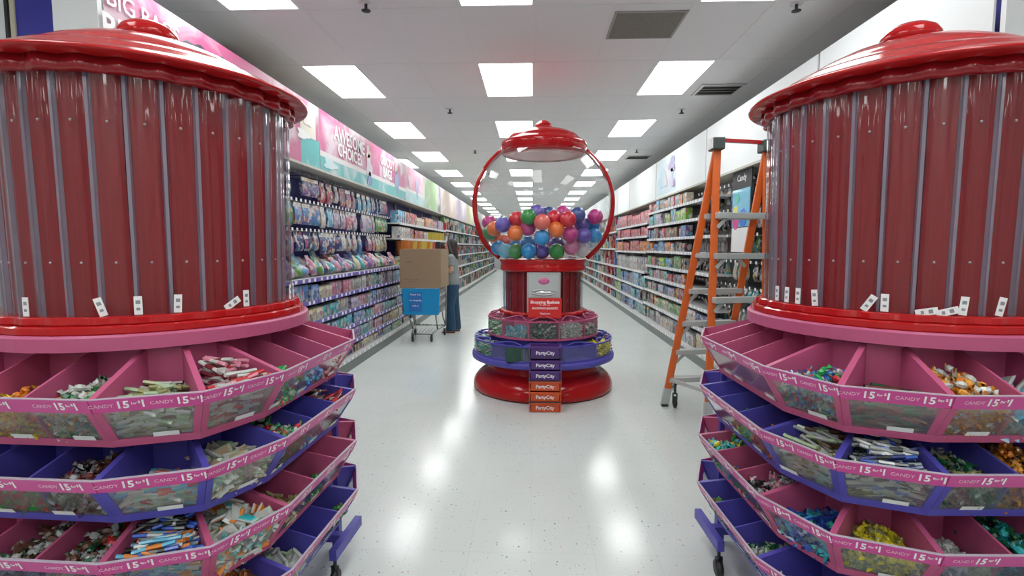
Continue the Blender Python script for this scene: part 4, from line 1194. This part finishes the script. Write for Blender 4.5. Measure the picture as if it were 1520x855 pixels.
for z, h_, nm in LROW: row_stuff(mb, 'left', 9.05, 13.9, z + .001, LB + .44, cl_mix + ['red', 'black', 'green'], (.085, h_, .1), r_)
tag(part('assorted_goods', mb, M['pack'], None), 'small boxed goods on the lower left shelves behind the shopping cart and shopper', 'goods', kind='stuff')
# orange and yellow buckets hanging, seen above the carton
for k in range(9):
    c = ['orange', 'orange', 'yellow', 'orange', 'yellow', 'yellow', 'orange', 'yellow', 'rose'][k]
    t = ob('bucket', proto('cup', c, .125, .26), None, (LB + .40, 9.25 + k * .31, 1.345))
    tag(t, '%s plastic party bucket, %s from the front in the row behind the big carton' % (c, ORD[k]), 'bucket')
    part('hanger', MB().tube([(-.40, 0, .262), (0, 0, .262)], .003, 5).tube([(-.0, -.12, .22), (0, -.06, .262), (0, .06, .262), (0, .12, .22)], .003, 5), M['steel'], t)
def far_wall(side, y0_, y1_, xb, cols, label, zs, w_, vert):
    mb = MB(); s = 1 if side == 'left' else -1; r_ = random.Random(9 if side == 'left' else 10)
    y = y0_; cur = [CL[r_.choice(cols)] for _ in zs]; cc = CL[r_.choice(cols)]
    while y < y1_:
        if r_.random() < .3: cc = CL[r_.choice(cols)]
        for i, z in enumerate(zs):
            top = (zs[i + 1] - .05 if i + 1 < len(zs) else 2.30)
            zz = z + .002
            while zz < top - .06:
                h_ = min(r_.uniform(.12, .24), top - zz)
                c = cc if vert and r_.random() < .7 else CL[r_.choice(cols)]
                if r_.random() > .12:
                    dp = r_.uniform(0, .08)
                    a, b = sorted((xb + s * .25, xb + s * (.43 - .01 * i - dp)))
                    mb.box(a, b, y, y + w_ * .86, zz, zz + h_ * .9, shade(c, r_.uniform(.6, 1.3)))
                zz += h_
        y += w_
    o = part('assorted_goods', mb, M['goods'], None); tag(o, label, 'goods', kind='stuff')
far_wall('left', 14.0, 32.1, LB, ['white', 'white', 'teal', 'green', 'black', 'black', 'red', 'grey', 'orange', 'cream', 'blue'], 'multicoloured packaged goods filling the far left shelves beyond the shopper', [.15, .55, .9, 1.25, 1.6, 1.95], .15, False)

# right: black pegboard near the ladder
for z, nm, cols in ((2.22, 'top hook row', ['black', 'black', 'grey', 'black']), (1.92, 'second hook row', ['black', 'white', 'black', 'pink']), (1.62, 'third hook row', ['white', 'pink', 'green', 'lilac', 'black']),
                    (1.32, 'fourth hook row', ['black', 'cream', 'teal', 'black']), (1.04, 'fifth hook row', ['black', 'navy', 'teal']), (.78, 'lowest hook row', ['white', 'black', 'teal'])):
    ys = hooks('right', z, 4.7, 7.5, .14, RB, 'peg hook with white tag, %s of the black pegboard' % nm)
    hang('right', z, ys, [RB - .2], cols, .11, .23, nm, .1)
run_items('right', 4.7, 7.5, .48, RB - .44, 'box', ['purple', 'white', 'navy'], 'flat_box', 'box', ('flat box', 'shelf under hooks'), (.15, .16, .14), gap=.01)
run_items('right', 4.7, 7.5, .15, RB - .46, 'box', ['white', 'cream', 'grey'], 'flat_box', 'box', ('flat box', 'base deck'), (.16, .2, .14), gap=.01)
t = thing('display_sign', 'black topped sign with a colourful balloon picture on the black pegboard', 'sign', (2.33, 5.93, 1.72), 0)
part('sign_board', MB().box(-.006, .006, -.26, .26, -.30, .66), M['ink'], t)
part('picture', MB().box(-.010, -.006, -.24, .24, .0, .42, (.10, .42, .60)), M['plain'], t)
part('white_panel', MB().box(-.010, -.006, -.24, .24, -.28, -.01, (.8, .8, .8)), M['plain'], t)
for (y, z, r, c, nm) in ((-.07, .10, .11, (.02, .18, .62), 'blue'), (.13, .06, .09, (.65, .04, .25), 'pink'), (.14, .17, .07, (.72, .6, .03), 'yellow'), (.10, .32, .06, (.05, .45, .35), 'green')):
    d = MB().lathe([(r, 0), (r * .9, .004)], 24, col=c); d.xf(T(-.010, y, z) @ Matrix.Rotation(-PI / 2, 4, 'Y')); part('printed_balloon', d, M['plain'], t, label=nm + ' balloon')
o = ob('lettering', text_mesh('Candy', .10, M['letter']), t, (-.0075, 0, .54)); o.rotation_euler = (0, 0, -PI / 2)
# right shelves
for z, h_, cols, nm in ((2.13, .17, ['sky', 'white', 'grey', 'cream', 'rose', 'grey', 'orange'], 'highest shelf'), (1.88, .19, ['lilac', 'teal', 'black', 'blue', 'lime', 'black'], 'second shelf down'), (1.64, .18, ['sky', 'brown', 'lilac', 'navy', 'blue', 'rose'], 'third shelf down'),
                        (1.42, .16, ['rose', 'sky', 'grey', 'red', 'blue', 'yellow', 'orange', 'brown'], 'fourth shelf down'), (1.16, .18, ['black', 'sky', 'rose', 'green', 'lime', 'black', 'red'], 'fifth shelf down'), (.94, .15, ['lilac', 'grey', 'brown', 'teal', 'red', 'orange'], 'fourth shelf up'),
                        (.71, .16, ['lilac', 'grey', 'white', 'blue', 'yellow', 'red'], 'third shelf up'), (.45, .18, ['white', 'red', 'orange', 'green', 'cream', 'sky', 'brown'], 'second shelf up'), (.15, .2, ['white', 'cream', 'grey', 'black'], 'base deck')):
    run_items('right', 7.65, 10.05, z, RB - .41, 'box', cols, 'tall_box', 'box', ('tall box', nm), (.075, h_, .1), gap=.006, runlen=(2, 4))
for z, h_, cols, nm in ((1.96, .26, ['rose', 'red', 'rose'], 'highest shelf'), (1.71, .19, ['rose', 'red', 'red', 'rose'], 'second shelf down'), (1.40, .24, ['rose', 'rose', 'red', 'orange'], 'third shelf down'), (1.01, .30, ['grey', 'white', 'grey'], 'middle shelf')):
    run_items('right', 10.1, 13.7, z, RB - .40, 'box', cols, 'tableware_pack', 'tableware', ('tableware pack', nm), (.12, h_, .12), gap=.008, runlen=(3, 7))
for z, h_, nm in ((.70, .25, 'third shelf up'), (.42, .22, 'second shelf up'), (.15, .22, 'base deck')):
    for (a, b, cols) in ((10.1, 10.7, ['black', 'teal']), (10.71, 11.7, ['sky', 'teal', 'blue']), (11.71, 12.9, ['navy', 'blue', 'navy']), (12.91, 13.7, ['green', 'lime'])):
        run_items('right', a, b, z, RB - .44, 'box', cols, 'tableware_pack', 'tableware', ('tableware pack', nm), (.12, h_, .12), gap=.008, runlen=(3, 5))
far_wall('right', 13.8, 32.0, RB, ['pink', 'teal', 'green', 'blue', 'red', 'cream', 'orange', 'lilac', 'white', 'yellow', 'sky', 'black', 'rose'], 'colour-sorted packaged goods filling the far right shelves', [.15, .42, .7, 1.0, 1.45, 1.9], .17, True)

# end of the aisle
t = thing('shelf_unit', 'shelving unit closing the far end of the aisle', 'shelving', (0, 33.2, 0))
part('back_panel', MB().box(-2.0, 2.0, .4, .43, 0, 2.2), M['back'], t); part('base_deck', MB().box(-2.0, 2.0, 0, .4, 0, .15), M['shelf'], t)
for z in (.6, 1.05, 1.5, 1.95): part('shelf', MB().box(-2, 2, .05, .4, z - .03, z), M['shelf'], t)
mb = MB(); r_ = random.Random(2)
for z, h_ in ((.15, .38), (.6, .38), (1.05, .38), (1.5, .38), (1.95, .25)):
    x = -1.95
    while x < 1.85: mb.box(x, x + .16, .1, .3, z, z + h_, CL[r_.choice(['blue', 'orange', 'black', 'white', 'teal', 'brown'])]); x += .18
o = part('assorted_goods', mb, M['goods'], None); o.location = (0, 33.2, 0); tag(o, 'assorted boxed goods on the unit at the far end of the aisle', 'goods', kind='stuff')

# ------------------------------------------------------------------ header boards above the shelves
PINK = (.48, .10, .23); TEAL = (.06, .38, .38)
def header(side, y0_, y1_, top, bot, m, label, pic=None, words=(), shapes=()):
    s = 1 if side == 'left' else -1
    hx = -2.4 if side == 'left' else 2.3
    L = (y1_ - y0_) / 2 - .006
    t = thing('header_board', label, 'sign', (hx, (y0_ + y1_) / 2, 2.37))
    part('board', MB().box(*sorted((0, -s * .012)), -L, L, 0, .68), m, t)
    if pic:
        for q, (ya, yb, za, zb3, c) in enumerate(pic):
            part('printed_area', MB().box(*sorted((s * .0005 * (q + 1) * 2, 0)), -L + ya * 2 * L, -L + yb * 2 * L, za, zb3, c), M['banner'], t)
    for (yc, zc_, ry, rz_, c) in shapes:
        e_ = MB().lathe([(1, 0), (.98, .003)], 20, lambda i, a, r: r * (1 + .22 * math.sin(3 * a + yc * 9) + .12 * math.sin(5 * a)), col=c)
        e_.xf(T(s * .004, yc, zc_) @ Matrix.Rotation(s * PI / 2, 4, 'Y') @ Matrix.Diagonal((rz_, ry, 1, 1)))
        part('printed_shape', e_, M['banner'], t)
    for (wd, yc, zc_, sz, bd, mm) in words:
        o = ob('lettering', text_mesh(wd, sz, mm, bd), t, (s * .010, yc, zc_)); o.rotation_euler = (0, 0, PI / 2 if s > 0 else -PI / 2)
    return t
pale = (.62, .60, .60)
header('left', 2.92, 5.86, 0, 0, M['banner_white'], 'pink header board reading BIG BAGS above the near left shelves',
       [(0, 1, 0, .68, PINK), (.84, 1.0, .0, .30, TEAL), (.84, .97, .30, .62, (.62, .58, .50))],
       [('BIG BAGS', -1.15, .535, .145, .006, M['letter']), ('BIG FUN', -1.12, .36, .20, .02, M['letter'])],
       [(-.66, .52, .12, .05, (.03, .05, .07)), (-.50, .46, .10, .035, (.04, .06, .08)), (-.34, .50, .035, .09, (.03, .05, .07)), (-.14, .42, .16, .07, (.05, .08, .11)), (1.05, .30, .14, .05, (.7, .7, .7)), (1.2, .5, .12, .1, (.66, .62, .58))])
header('left', 5.87, 9.86, 0, 0, M['banner_white'], 'pink and teal header board with white lettering, second on the left',
       [(0, 1, 0, .68, PINK), (0, 1, 0, .16, TEAL), (0, 1, .16, .22, pale)],
       [('AWESOME', -1.0, .50, .24, .02, M['letter']), ('CHOICES', -1.0, .32, .22, .02, M['letter']), ('GOODY', .75, .50, .22, .02, M['letter']), ('BAGS', .75, .32, .22, .02, M['letter'])],
       [(-.22, .30, .13, .16, (.55, .50, .55)), (-.20, .12, .10, .10, (.12, .22, .42)), (-.25, .50, .09, .09, (.60, .52, .42)), (1.35, .28, .14, .18, (.22, .30, .50)), (1.30, .50, .09, .08, (.5, .42, .35)), (-1.7, .1, .2, .06, (.4, .6, .62))])
header('left', 9.87, 11.6, 0, 0, M['banner_white'], 'rose header board, third on the left', [(0, 1, 0, .68, (.55, .22, .32)), (0, 1, 0, .2, (.3, .5, .52)), (.0, 1, .2, .25, pale)], (), [(.1, .35, .12, .2, (.3, .3, .48)), (-.5, .4, .2, .12, (.6, .35, .45))])
header('left', 11.61, 13.6, 0, 0, M['banner_white'], 'green header board, fourth on the left', [(0, .8, 0, .68, (.30, .50, .20)), (.8, 1, 0, .68, (.12, .12, .2))])
for k, (c, nm) in enumerate((((.58, .42, .34), 'peach'), ((.48, .38, .50), 'lilac'), ((.55, .52, .30), 'pale yellow'), ((.35, .45, .50), 'pale blue'), ((.55, .5, .45), 'cream'), ((.45, .5, .42), 'pale sage'), ((.5, .5, .52), 'light grey'))):
    y0_ = 13.61 + k * 2.6
    header('left', y0_, y0_ + 2.59, 0, 0, M['banner_white'], '%s header board, %s on the left side of the aisle' % (nm, ORD[4 + k]), [(0, 1, 0, .68, c)])
ys = [2.76, 4.39, 7.08, 9.86, 12.5, 14.25, 16.2, 18.1, 20.6, 23.1, 25.6, 28.1, 30.6, 31.9]
for k in range(len(ys) - 1):
    pic = None
    shp = ()
    if k == 2:
        pic = [(0.52, .98, .04, .64, (.52, .66, .74))]
        shp = [(.30, .48, .20, .13, (.26, .20, .42)), (.32, .26, .13, .16, (.50, .48, .62)), (.90, .30, .30, .16, (.40, .60, .72)), (.14, .16, .06, .07, (.30, .22, .45))]
    header('right', ys[k] + .02, ys[k + 1], 0, 0, M['banner_white'],
           ('white header board with a faint blue and purple picture, third on the right' if k == 2 else 'plain white header board, %s from the front on the right side' % ORD[k]), pic, (), shp)
# end panels and stock on top at the near ends
t = tag(part('end_panel', MB().box(-2.66, -2.402, 2.885, 2.915, 0, 3.05), M['banner_white'], None), 'white upright end panel of the left shelving, with the pink board beside it', 'panel')
t = tag(part('end_panel', MB().box(2.302, 2.62, 2.715, 2.745, 0, 3.05), M['banner_white'], None), 'white upright end panel of the right shelving behind the jar lid', 'panel')
def carton(x0, x1, y0_, y1_, z0, z1, m, label):
    t = thing('cardboard_box' if m == 'carton' else 'storage_tote', label, 'box', ((x0 + x1) / 2, (y0_ + y1_) / 2, z0), rp.uniform(-.05, .05))
    a, b, h = (x1 - x0) / 2, (y1_ - y0_) / 2, z1 - z0
    o = part('body', MB().box(-a, a, -b, b, 0, h), M[m], t); bevel(o, .005)
    part('flap', MB().box(-a, a, -b, -.004, h, h + .004), M[m], t); part('flap', MB().box(-a, a, .004, b, h, h + .004), M[m], t)
    part('tape', MB().box(-.03, .03, -b, b, h + .004, h + .006), M['frame_cream'] if m == 'carton' else M['ink'], t)
# back-stock platforms behind the header boards
for nm, x0, x1, y0_ in (('left', -3.6, -2.78, 2.92), ('right', 2.68, 3.5, 2.0)):
    t = thing('stock_rack', 'plain overstock rack behind the %s shelving' % nm, 'rack', (0, 0, 0))
    part('deck', MB().box(x0, x1, y0_, 16, 2.42, 2.45), M['shelf'], t)
    yy = y0_
    while yy < 16:
        for xx in (x0, x1 - .04): part('post', MB().box(xx, xx + .04, yy, yy + .04, 0, 2.42), M['grey'], t)
        yy += 3.0
carton(-3.15, -2.80, 4.75, 5.35, 2.45, 3.24, 'carton', 'brown cardboard box on top behind the pink BIG BAGS board')
carton(-3.15, -2.80, 5.45, 6.1, 2.45, 3.15, 'carton', 'second brown cardboard box, farther back behind the pink board')
carton(2.72, 3.30, 2.95, 3.6, 2.45, 2.70, 'carton', 'brown cardboard box on the right overstock rack by the jar lid')
carton(2.75, 3.42, 2.90, 3.65, 2.706, 3.0, 'blue_dark', 'blue tote stacked on the cardboard box at the top right corner')
carton(2.72, 3.35, 3.7, 4.3, 2.45, 3.1, 'carton', 'shaded brown cardboard box behind the blue tote')
t = thing('framed_panel', 'blue panel in a cream frame standing beyond the left jar lid', 'panel', (-3.02, 3.25, 2.45), 0)
part('blue_sheet', MB().box(-.22, .42, -.01, .01, 0, .80), M['blue_dark'], t)
part('frame', MB().bar((-.22, 0, 0), (-.22, 0, .84), .03, .04, (0, 1, 0)).bar((-.22, -.02, .84), (.42, -.02, .36), .035, .03, (0, 1, 0)).bar((-.22, 0, .012), (.42, 0, .012), .03, .024, (0, 1, 0)), M['frame_cream'], t)
t = thing('white_panel', 'pale perforated panel with a dark slotted upright at the top left corner', 'panel', (-3.45, 3.25, 2.45), 0)
part('sheet', MB().box(-.30, .155, -.01, .01, 0, .88), M['banner_white'], t)
part('upright', MB().box(.155, .175, -.015, .015, 0, .88), M['black'], t)

# ------------------------------------------------------------------ orange twin ladder
ld = thing('step_ladder', 'orange fibreglass step ladder with grey treads beside the right display', 'ladder', (0, 0, 0))
F1 = Vector((1.253, 4.858, 0)); R1 = Vector((1.50, 4.38, 0)); A1 = Vector((1.56, 4.53, 2.33)); 
F2 = Vector((1.795, 4.96, 0)); R2 = Vector((2.035, 4.50, 0)); A2 = Vector((2.02, 4.64, 2.33))
def rail(a, b, lab=None):
    d = (b - a).normalized(); mb = MB()
    up = (1, 0, 0)
    s0 = a + d * .16
    mb.bar(s0, b, .030, .062, up)
    o = part('rail', mb, M['orange'], ld); bevel(o, .006)
    part('rail_foot', MB().bar(a + Vector((0, 0, .004)), s0 + d * .02, .036, .068, up), M['tread'], ld)
    part('rubber_pad', MB().box(a.x - .03, a.x + .03, a.y - .035, a.y + .035, 0, .02), M['black'], ld)
for f_, a_ in ((F1, A1), (R1, A1), (F2, A2), (R2, A2)): rail(f_, a_)
def at_z(f_, a_, z): return f_.lerp(a_, z / a_.z)
for z in (.26, .53, .80, 1.10, 1.42, 1.76):
    p, q = at_z(F1, A1, z), at_z(F2, A2, z)
    tr = part('tread', MB().bar(p, q, .085, .045), M['tread'], ld); bevel(tr, .004)
    if z < 1.5:
        d = (q - p).normalized()
        part('gusset', MB().bar(p + Vector((0, 0, -.10)) + d * .01, p + d * .11, .03, .006, (0, 1, 0)).bar(q + Vector((0, 0, -.10)) - d * .01, q - d * .11, .03, .006, (0, 1, 0)), M['tread'], tr)
for z in (1.05, 1.42, 1.76):
    p, q = at_z(R1, A1, z), at_z(R2, A2, z)
    p = p + Vector((0, -.045, 0)); q = q + Vector((.04, -.045, 0))
    tr = part('tread', MB().bar(p, q, .06, .05), M['tread'], ld); bevel(tr, .004)
    d = (q - p).normalized()
    part('gusset', MB().bar(p + Vector((0, 0, -.10)) + d * .01, p + d * .11, .03, .006, (0, 1, 0)), M['tread'], tr)
for z in (.26, 1.42):
    part('side_brace', MB().bar(at_z(F1, A1, z), at_z(R1, A1, z), .02, .03), M['tread'], ld); part('side_brace', MB().bar(at_z(F2, A2, z), at_z(R2, A2, z), .02, .03), M['tread'], ld)
for A_ in (A1, A2):
    cp = part('top_cap', MB().box(A_.x - .055, A_.x + .045, A_.y - .07, A_.y + .07, 2.31, 2.41), M['dark_green'], ld); bevel(cp, .01)
lp = part('cap_plate', MB().box(A1.x - .062, A1.x - .055, A1.y - .06, A1.y + .06, 2.32, 2.40), M['white'], ld)
part('top_bar', MB().bar(A1 + Vector((.04, 0, .065)), A2 + Vector((-.04, 0, .065)), .03, .03), M['red_dark'], ld, label='red top bar')
# castor beside the front foot
cs = MB().tube([(1.33, 4.80, .055), (1.33, 4.80, .0551)], .05, 16)
wv = MB().lathe([(.045, -.013), (.055, -.008), (.055, .008), (.045, .013)], 20); wv.xf(T(1.335, 4.80, .055) @ Matrix.Rotation(PI / 2, 4, 'Y'))
part('caster_wheel', wv, M['black'], ld, True)
part('caster_fork', MB().box(1.315, 1.319, 4.785, 4.815, .045, .13).box(1.351, 1.355, 4.785, 4.815, .045, .13).box(1.315, 1.355, 4.785, 4.815, .13, .14).tube([(1.335, 4.80, .14), (1.335, 4.80, .24)], .012, 8), M['ink'], ld)
part('caster_arm', MB().bar((1.27, 4.85, .17), (1.335, 4.80, .17), .012, .02).bar((1.28, 4.85, .17), (1.33, 4.82, .24), .012, .015), M['tread'], ld)
part('bottom_plate', MB().bar((1.29, 4.84, .245), (1.40, 4.80, .245), .07, .01), M['tread'], ld)

# ------------------------------------------------------------------ shopping cart with blue bin and carton
SX, SY = -1.73, 8.0
ct = thing('shopping_cart', 'wire shopping cart with a bright blue front panel beside the shopper', 'shopping cart', (SX, SY, 0))
fr_ = MB()
for sx in (-1, 1):
    fr_.tube([(sx * .16, .02, .13), (sx * .2, .30, .16), (sx * .26, .70, .17)], .012, 8)
    fr_.tube([(sx * .2, .30, .16), (sx * .21, .12, .34), (sx * .22, .04, .43)], .012, 8)
    fr_.tube([(sx * .26, .70, .17), (sx * .25, .52, .33), (sx * .25, .46, .43)], .012, 8)
    fr_.tube([(sx * .26, .70, .17), (sx * .27, .74, .60), (sx * .27, .79, 1.0)], .012, 8)
fr_.tube([(-.16, .02, .13), (.16, .02, .13)], .012, 8).tube([(-.26, .70, .17), (.26, .70, .17)], .012, 8)
for k in range(7): fr_.tube([(-.15 + k * .05, .05, .15), (-.21 + k * .07, .69, .19)], .004, 5)
part('chassis', fr_, M['wire'], ct, True)
bk = MB()
for k in range(14):
    yy = .02 + k * .056
    bk.tube([(-.265, yy, .85), (-.245, yy, .44), (.245, yy, .44), (.265, yy, .85)], .0035, 5)
for z in (.44, .55, .65, .75, .85):
    xx = .245 + .02 * (z - .44) / .41
    bk.tube([(-xx, .0, z), (-xx, .76, z)], .0045, 5).tube([(xx, .0, z), (xx, .76, z)], .0045, 5).tube([(-xx, .76, z), (xx, .76, z)], .0045, 5)
part('basket', bk, M['wire'], ct, True)
pnl = part('front_panel', MB().hexa([(-.275, -.022, .435), (.275, -.022, .435), (.275, .0, .435), (-.275, .0, .435)], [(-.30, -.022, .850), (.30, -.022, .850), (.30, .0, .850), (-.30, .0, .850)]), M['blue_bin'], ct, label='bright blue plastic front panel')
bevel(pnl, .008)
part('notice', MB().box(-.19, .02, -.026, -.022, .49, .79), mat('notice_blue', (.02, .14, .42), .4), pnl)
for (z, s_, sz) in ((.755, 'Thank You', .038), (.665, 'for shopping', .036), (.58, 'with us', .034)):
    ob('lettering', text_mesh(s_, sz, M['letter']), pnl, (-.085, -.027, z))
part('handle', MB().tube([(-.29, .80, 1.0), (.29, .80, 1.0)], .016, 10), M['blue_bin'], ct, True, 'blue handle bar')
for (x, y) in ((-.15, .04), (.15, .04), (-.25, .67), (.25, .67)):
    wv = MB().lathe([(.045, -.014), (.062, -.010), (.062, .010), (.045, .014)], 20); wv.xf(T(x, y, .062) @ Matrix.Rotation(PI / 2 , 4, 'Y'))
    wo = part('wheel', wv, M['black'], ct, True)
    part('fork', MB().box(x - .022, x - .018, y - .015, y + .015, .06, .135).box(x + .018, x + .022, y - .015, y + .015, .06, .135), M['steel'], wo)
t = thing('cardboard_box', 'large brown cardboard carton resting across the top of the shopping cart', 'box', (SX + .005, SY + .30, .858), -.03)
o = part('body', MB().box(-.325, .325, -.32, .30, 0, .60), M['carton'], t); bevel(o, .006)
for q in ((-.325, .325, -.32, -.012), (-.325, .325, -.008, .30)): part('flap', MB().box(*q, .60, .604), M['carton'], t)
part('tape', MB().box(-.325, .325, -.04, .02, .604, .606), M['frame_cream'], t)
for (x, z, s_, sz) in ((-.17, .40, 'PARTY', .035), (-.13, .13, 'HANDLE WITH CARE', .022), (-.13, .10, 'QTY 24', .022)):
    ob('lettering', text_mesh(s_, sz, mat('print_brown', (.10, .06, .04), .8) if sz > .03 else bpy.data.materials['print_brown']), t, (x, -.3215, z))

# ------------------------------------------------------------------ the shopper
PXX, PYY = -1.41, 9.02
ps = thing('person', 'long dark-haired shopper in grey T-shirt and jeans, reaching to a carton', 'person', (PXX, PYY, 0), math.radians(0))
def loft(mb, secs, n=16):
    """closed tube through elliptical sections (x, y, z, rx, ry) roughly along Z"""
    vs = []; fs = []; m = len(secs)
    for (x, y, z, rx, ry) in secs:
        for k in range(n):
            a = 2 * PI * k / n
            vs.append((x + rx * math.cos(a), y + ry * math.sin(a), z))
    for i in range(m - 1):
        for k in range(n): fs.append((i * n + k, i * n + (k + 1) % n, (i + 1) * n + (k + 1) % n, (i + 1) * n + k))
    fs.append(tuple(range(n - 1, -1, -1))); fs.append(tuple((m - 1) * n + k for k in range(n)))
    return mb.add(vs, fs)
def blob(name, mb, m, vox=.012, it=4):
    """overlapping volumes fused into one continuous surface"""
    o = ob(name, mb.mesh(name, True, m), ps)
    r = o.modifiers.new('fuse', 'REMESH'); r.mode = 'VOXEL'; r.voxel_size = vox; r.use_smooth_shade = True
    s_ = o.modifiers.new('soft', 'SMOOTH'); s_.iterations = it; s_.factor = .5
    return o
body = MB()
loft(body, [(.01, 0, .80, .09, .13), (.01, 0, .90, .115, .155), (.0, 0, 1.02, .095, .12), (-.005, 0, 1.18, .11, .135), (.01, 0, 1.30, .09, .14), (.01, 0, 1.35, .06, .08), (.0, 0, 1.39, .042, .045), (-.01, 0, 1.45, .042, .045)])
loft(body, [(-.035, 0, 1.425, .035, .03), (-.035, 0, 1.45, .06, .052), (-.022, 0, 1.50, .082, .066), (-.012, 0, 1.55, .088, .073), (-.005, 0, 1.59, .08, .068), (0, 0, 1.62, .045, .04)])
body.tube([(-.10, 0, 1.545), (-.122, 0, 1.515), (-.10, 0, 1.508)], [.007, .013, .009], 8)          # nose
arms = ((-1, (.02, -.15, 1.32), (.03, -.20, 1.08), (-.19, -.16, 1.13), (-.255, -.155, 1.145)), (1, (.02, .15, 1.32), (-.03, .20, 1.09), (-.24, .16, 1.17), (-.305, .155, 1.19)))
for sy, sh, el, wr, pm in arms:
    body.tube([sh, el], [.048, .038], 12, ref=(0, 1, 0)).tube([el, wr, pm], [.038, .026, .03], 12)
    q = Vector(pm)
    for k in range(4):
        yy = (k - 1.5) * .020; ln = [.9, 1.05, 1.0, .8][k]
        body.tube([q + Vector((.01, yy, 0)), q + Vector((-.035, yy * 1.15, .010)), q + Vector((-.035 - .028 * ln, yy * 1.2, .004)), q + Vector((-.035 - .045 * ln, yy * 1.2, -.012))], [.011, .010, .009, .007], 8)
    body.tube([q + Vector((.03, -sy * .02, 0)), q + Vector((.0, -sy * .045, .006)), q + Vector((-.03, -sy * .055, .004))], [.013, .011, .009], 8)
    kx = -.02 if sy < 0 else .04
    body.tube([(0.01, sy * .085, .84), (kx, sy * .09, .47), (kx + .03, sy * .095, .10)], [.085, .055, .038], 14, ref=(0, 1, 0))
    loft(body, [(kx - .02, sy * .10, .016, .115, .038), (kx - .02, sy * .10, .035, .11, .036), (kx + .0, sy * .098, .06, .07, .033), (kx + .03, sy * .096, .10, .04, .035)])
blob('body', body, M['skin'], .008, 3)
for sy in (-1, 1):
    eye = MB().lathe([(.001, -.007), (.008, -.005), (.010, 0), (.008, .005), (.001, .007)], 12); eye.xf(T(-.088, sy * .034, 1.540)); part('eye', eye, M['white'], ps, True)
    pu = MB().lathe([(.001, -.004), (.005, 0), (.001, .004)], 10); pu.xf(T(-.096, sy * .034, 1.540)); part('pupil', pu, M['ink'], ps, True)
    part('eyebrow', MB().tube([(-.102, sy * .018, 1.560), (-.098, sy * .036, 1.564), (-.084, sy * .052, 1.558)], .0035, 5), M['hair'], ps)
part('mouth', MB().tube([(-.090, -.022, 1.482), (-.104, 0, 1.484), (-.090, .022, 1.482)], .0055, 6), mat('lip', (.42, .12, .11), .4), ps, True)
hair = MB()
loft(hair, [(.085, 0, 1.22, .02, .05), (.085, 0, 1.28, .035, .085), (.07, 0, 1.38, .05, .10), (.050, 0, 1.46, .062, .095), (.032, 0, 1.53, .082, .092), (.018, 0, 1.585, .090, .085), (.012, 0, 1.625, .07, .065), (.012, 0, 1.64, .035, .035)])
for sy in (-1, 1):
    hair.tube([(-.045, sy * .060, 1.60), (-.035, sy * .078, 1.54), (-.012, sy * .086, 1.46), (.012, sy * .090, 1.38), (.03, sy * .085, 1.30)], [.016, .022, .030, .032, .018], 10, ref=(0, 1, 0))
blob('hair', hair, M['hair'], .009, 2)
tee = MB()
loft(tee, [(.008, 0, .835, .135, .170), (.008, 0, .90, .138, .172), (.0, 0, 1.02, .120, .145), (-.010, 0, 1.17, .132, .150), (.005, 0, 1.28, .115, .155), (.012, 0, 1.335, .085, .135), (.01, 0, 1.37, .062, .085), (.005, 0, 1.385, .052, .060)])
for sy, sh, el, wr, pm in arms:
    d_ = (Vector(el) - Vector(sh))
    tee.tube([Vector((.015, sy * .11, 1.325)), Vector(sh), Vector(sh) + d_ * .65], [.055, .062, .058], 14, ref=(1, 0, 0))
blob('t_shirt', tee, M['tee'], .009, 3)
jn = MB()
loft(jn, [(.01, 0, .78, .13, .165), (.01, 0, .86, .130, .165), (.01, 0, .90, .125, .16)])
for sy in (-1, 1):
    kx = -.02 if sy < 0 else .04
    jn.tube([(.015, sy * .082, .84), (.012, sy * .085, .70), (kx, sy * .09, .47), (kx + .015, sy * .095, .28), (kx + .02, sy * .098, .04)], [.105, .10, .080, .080, .092], 18, ref=(0, 1, 0))
blob('jeans', jn, M['jeans'], .010, 2)
for sy in (-1, 1):
    kx = -.02 if sy < 0 else .04
    so = MB().hexa([(kx - .14, sy * .10 - .035, 0), (kx + .09, sy * .10 - .03, 0), (kx + .09, sy * .10 + .03, 0), (kx - .14, sy * .10 + .035, 0)], [(kx - .14, sy * .10 - .035, .014), (kx + .09, sy * .10 - .03, .014), (kx + .09, sy * .10 + .03, .014), (kx - .14, sy * .10 + .035, .014)])
    fo = part('sandal', so, M['sole'], ps); bevel(fo, .006)
print('products', pcount, 'tiles', ntile, 'objects', len(bpy.data.objects))
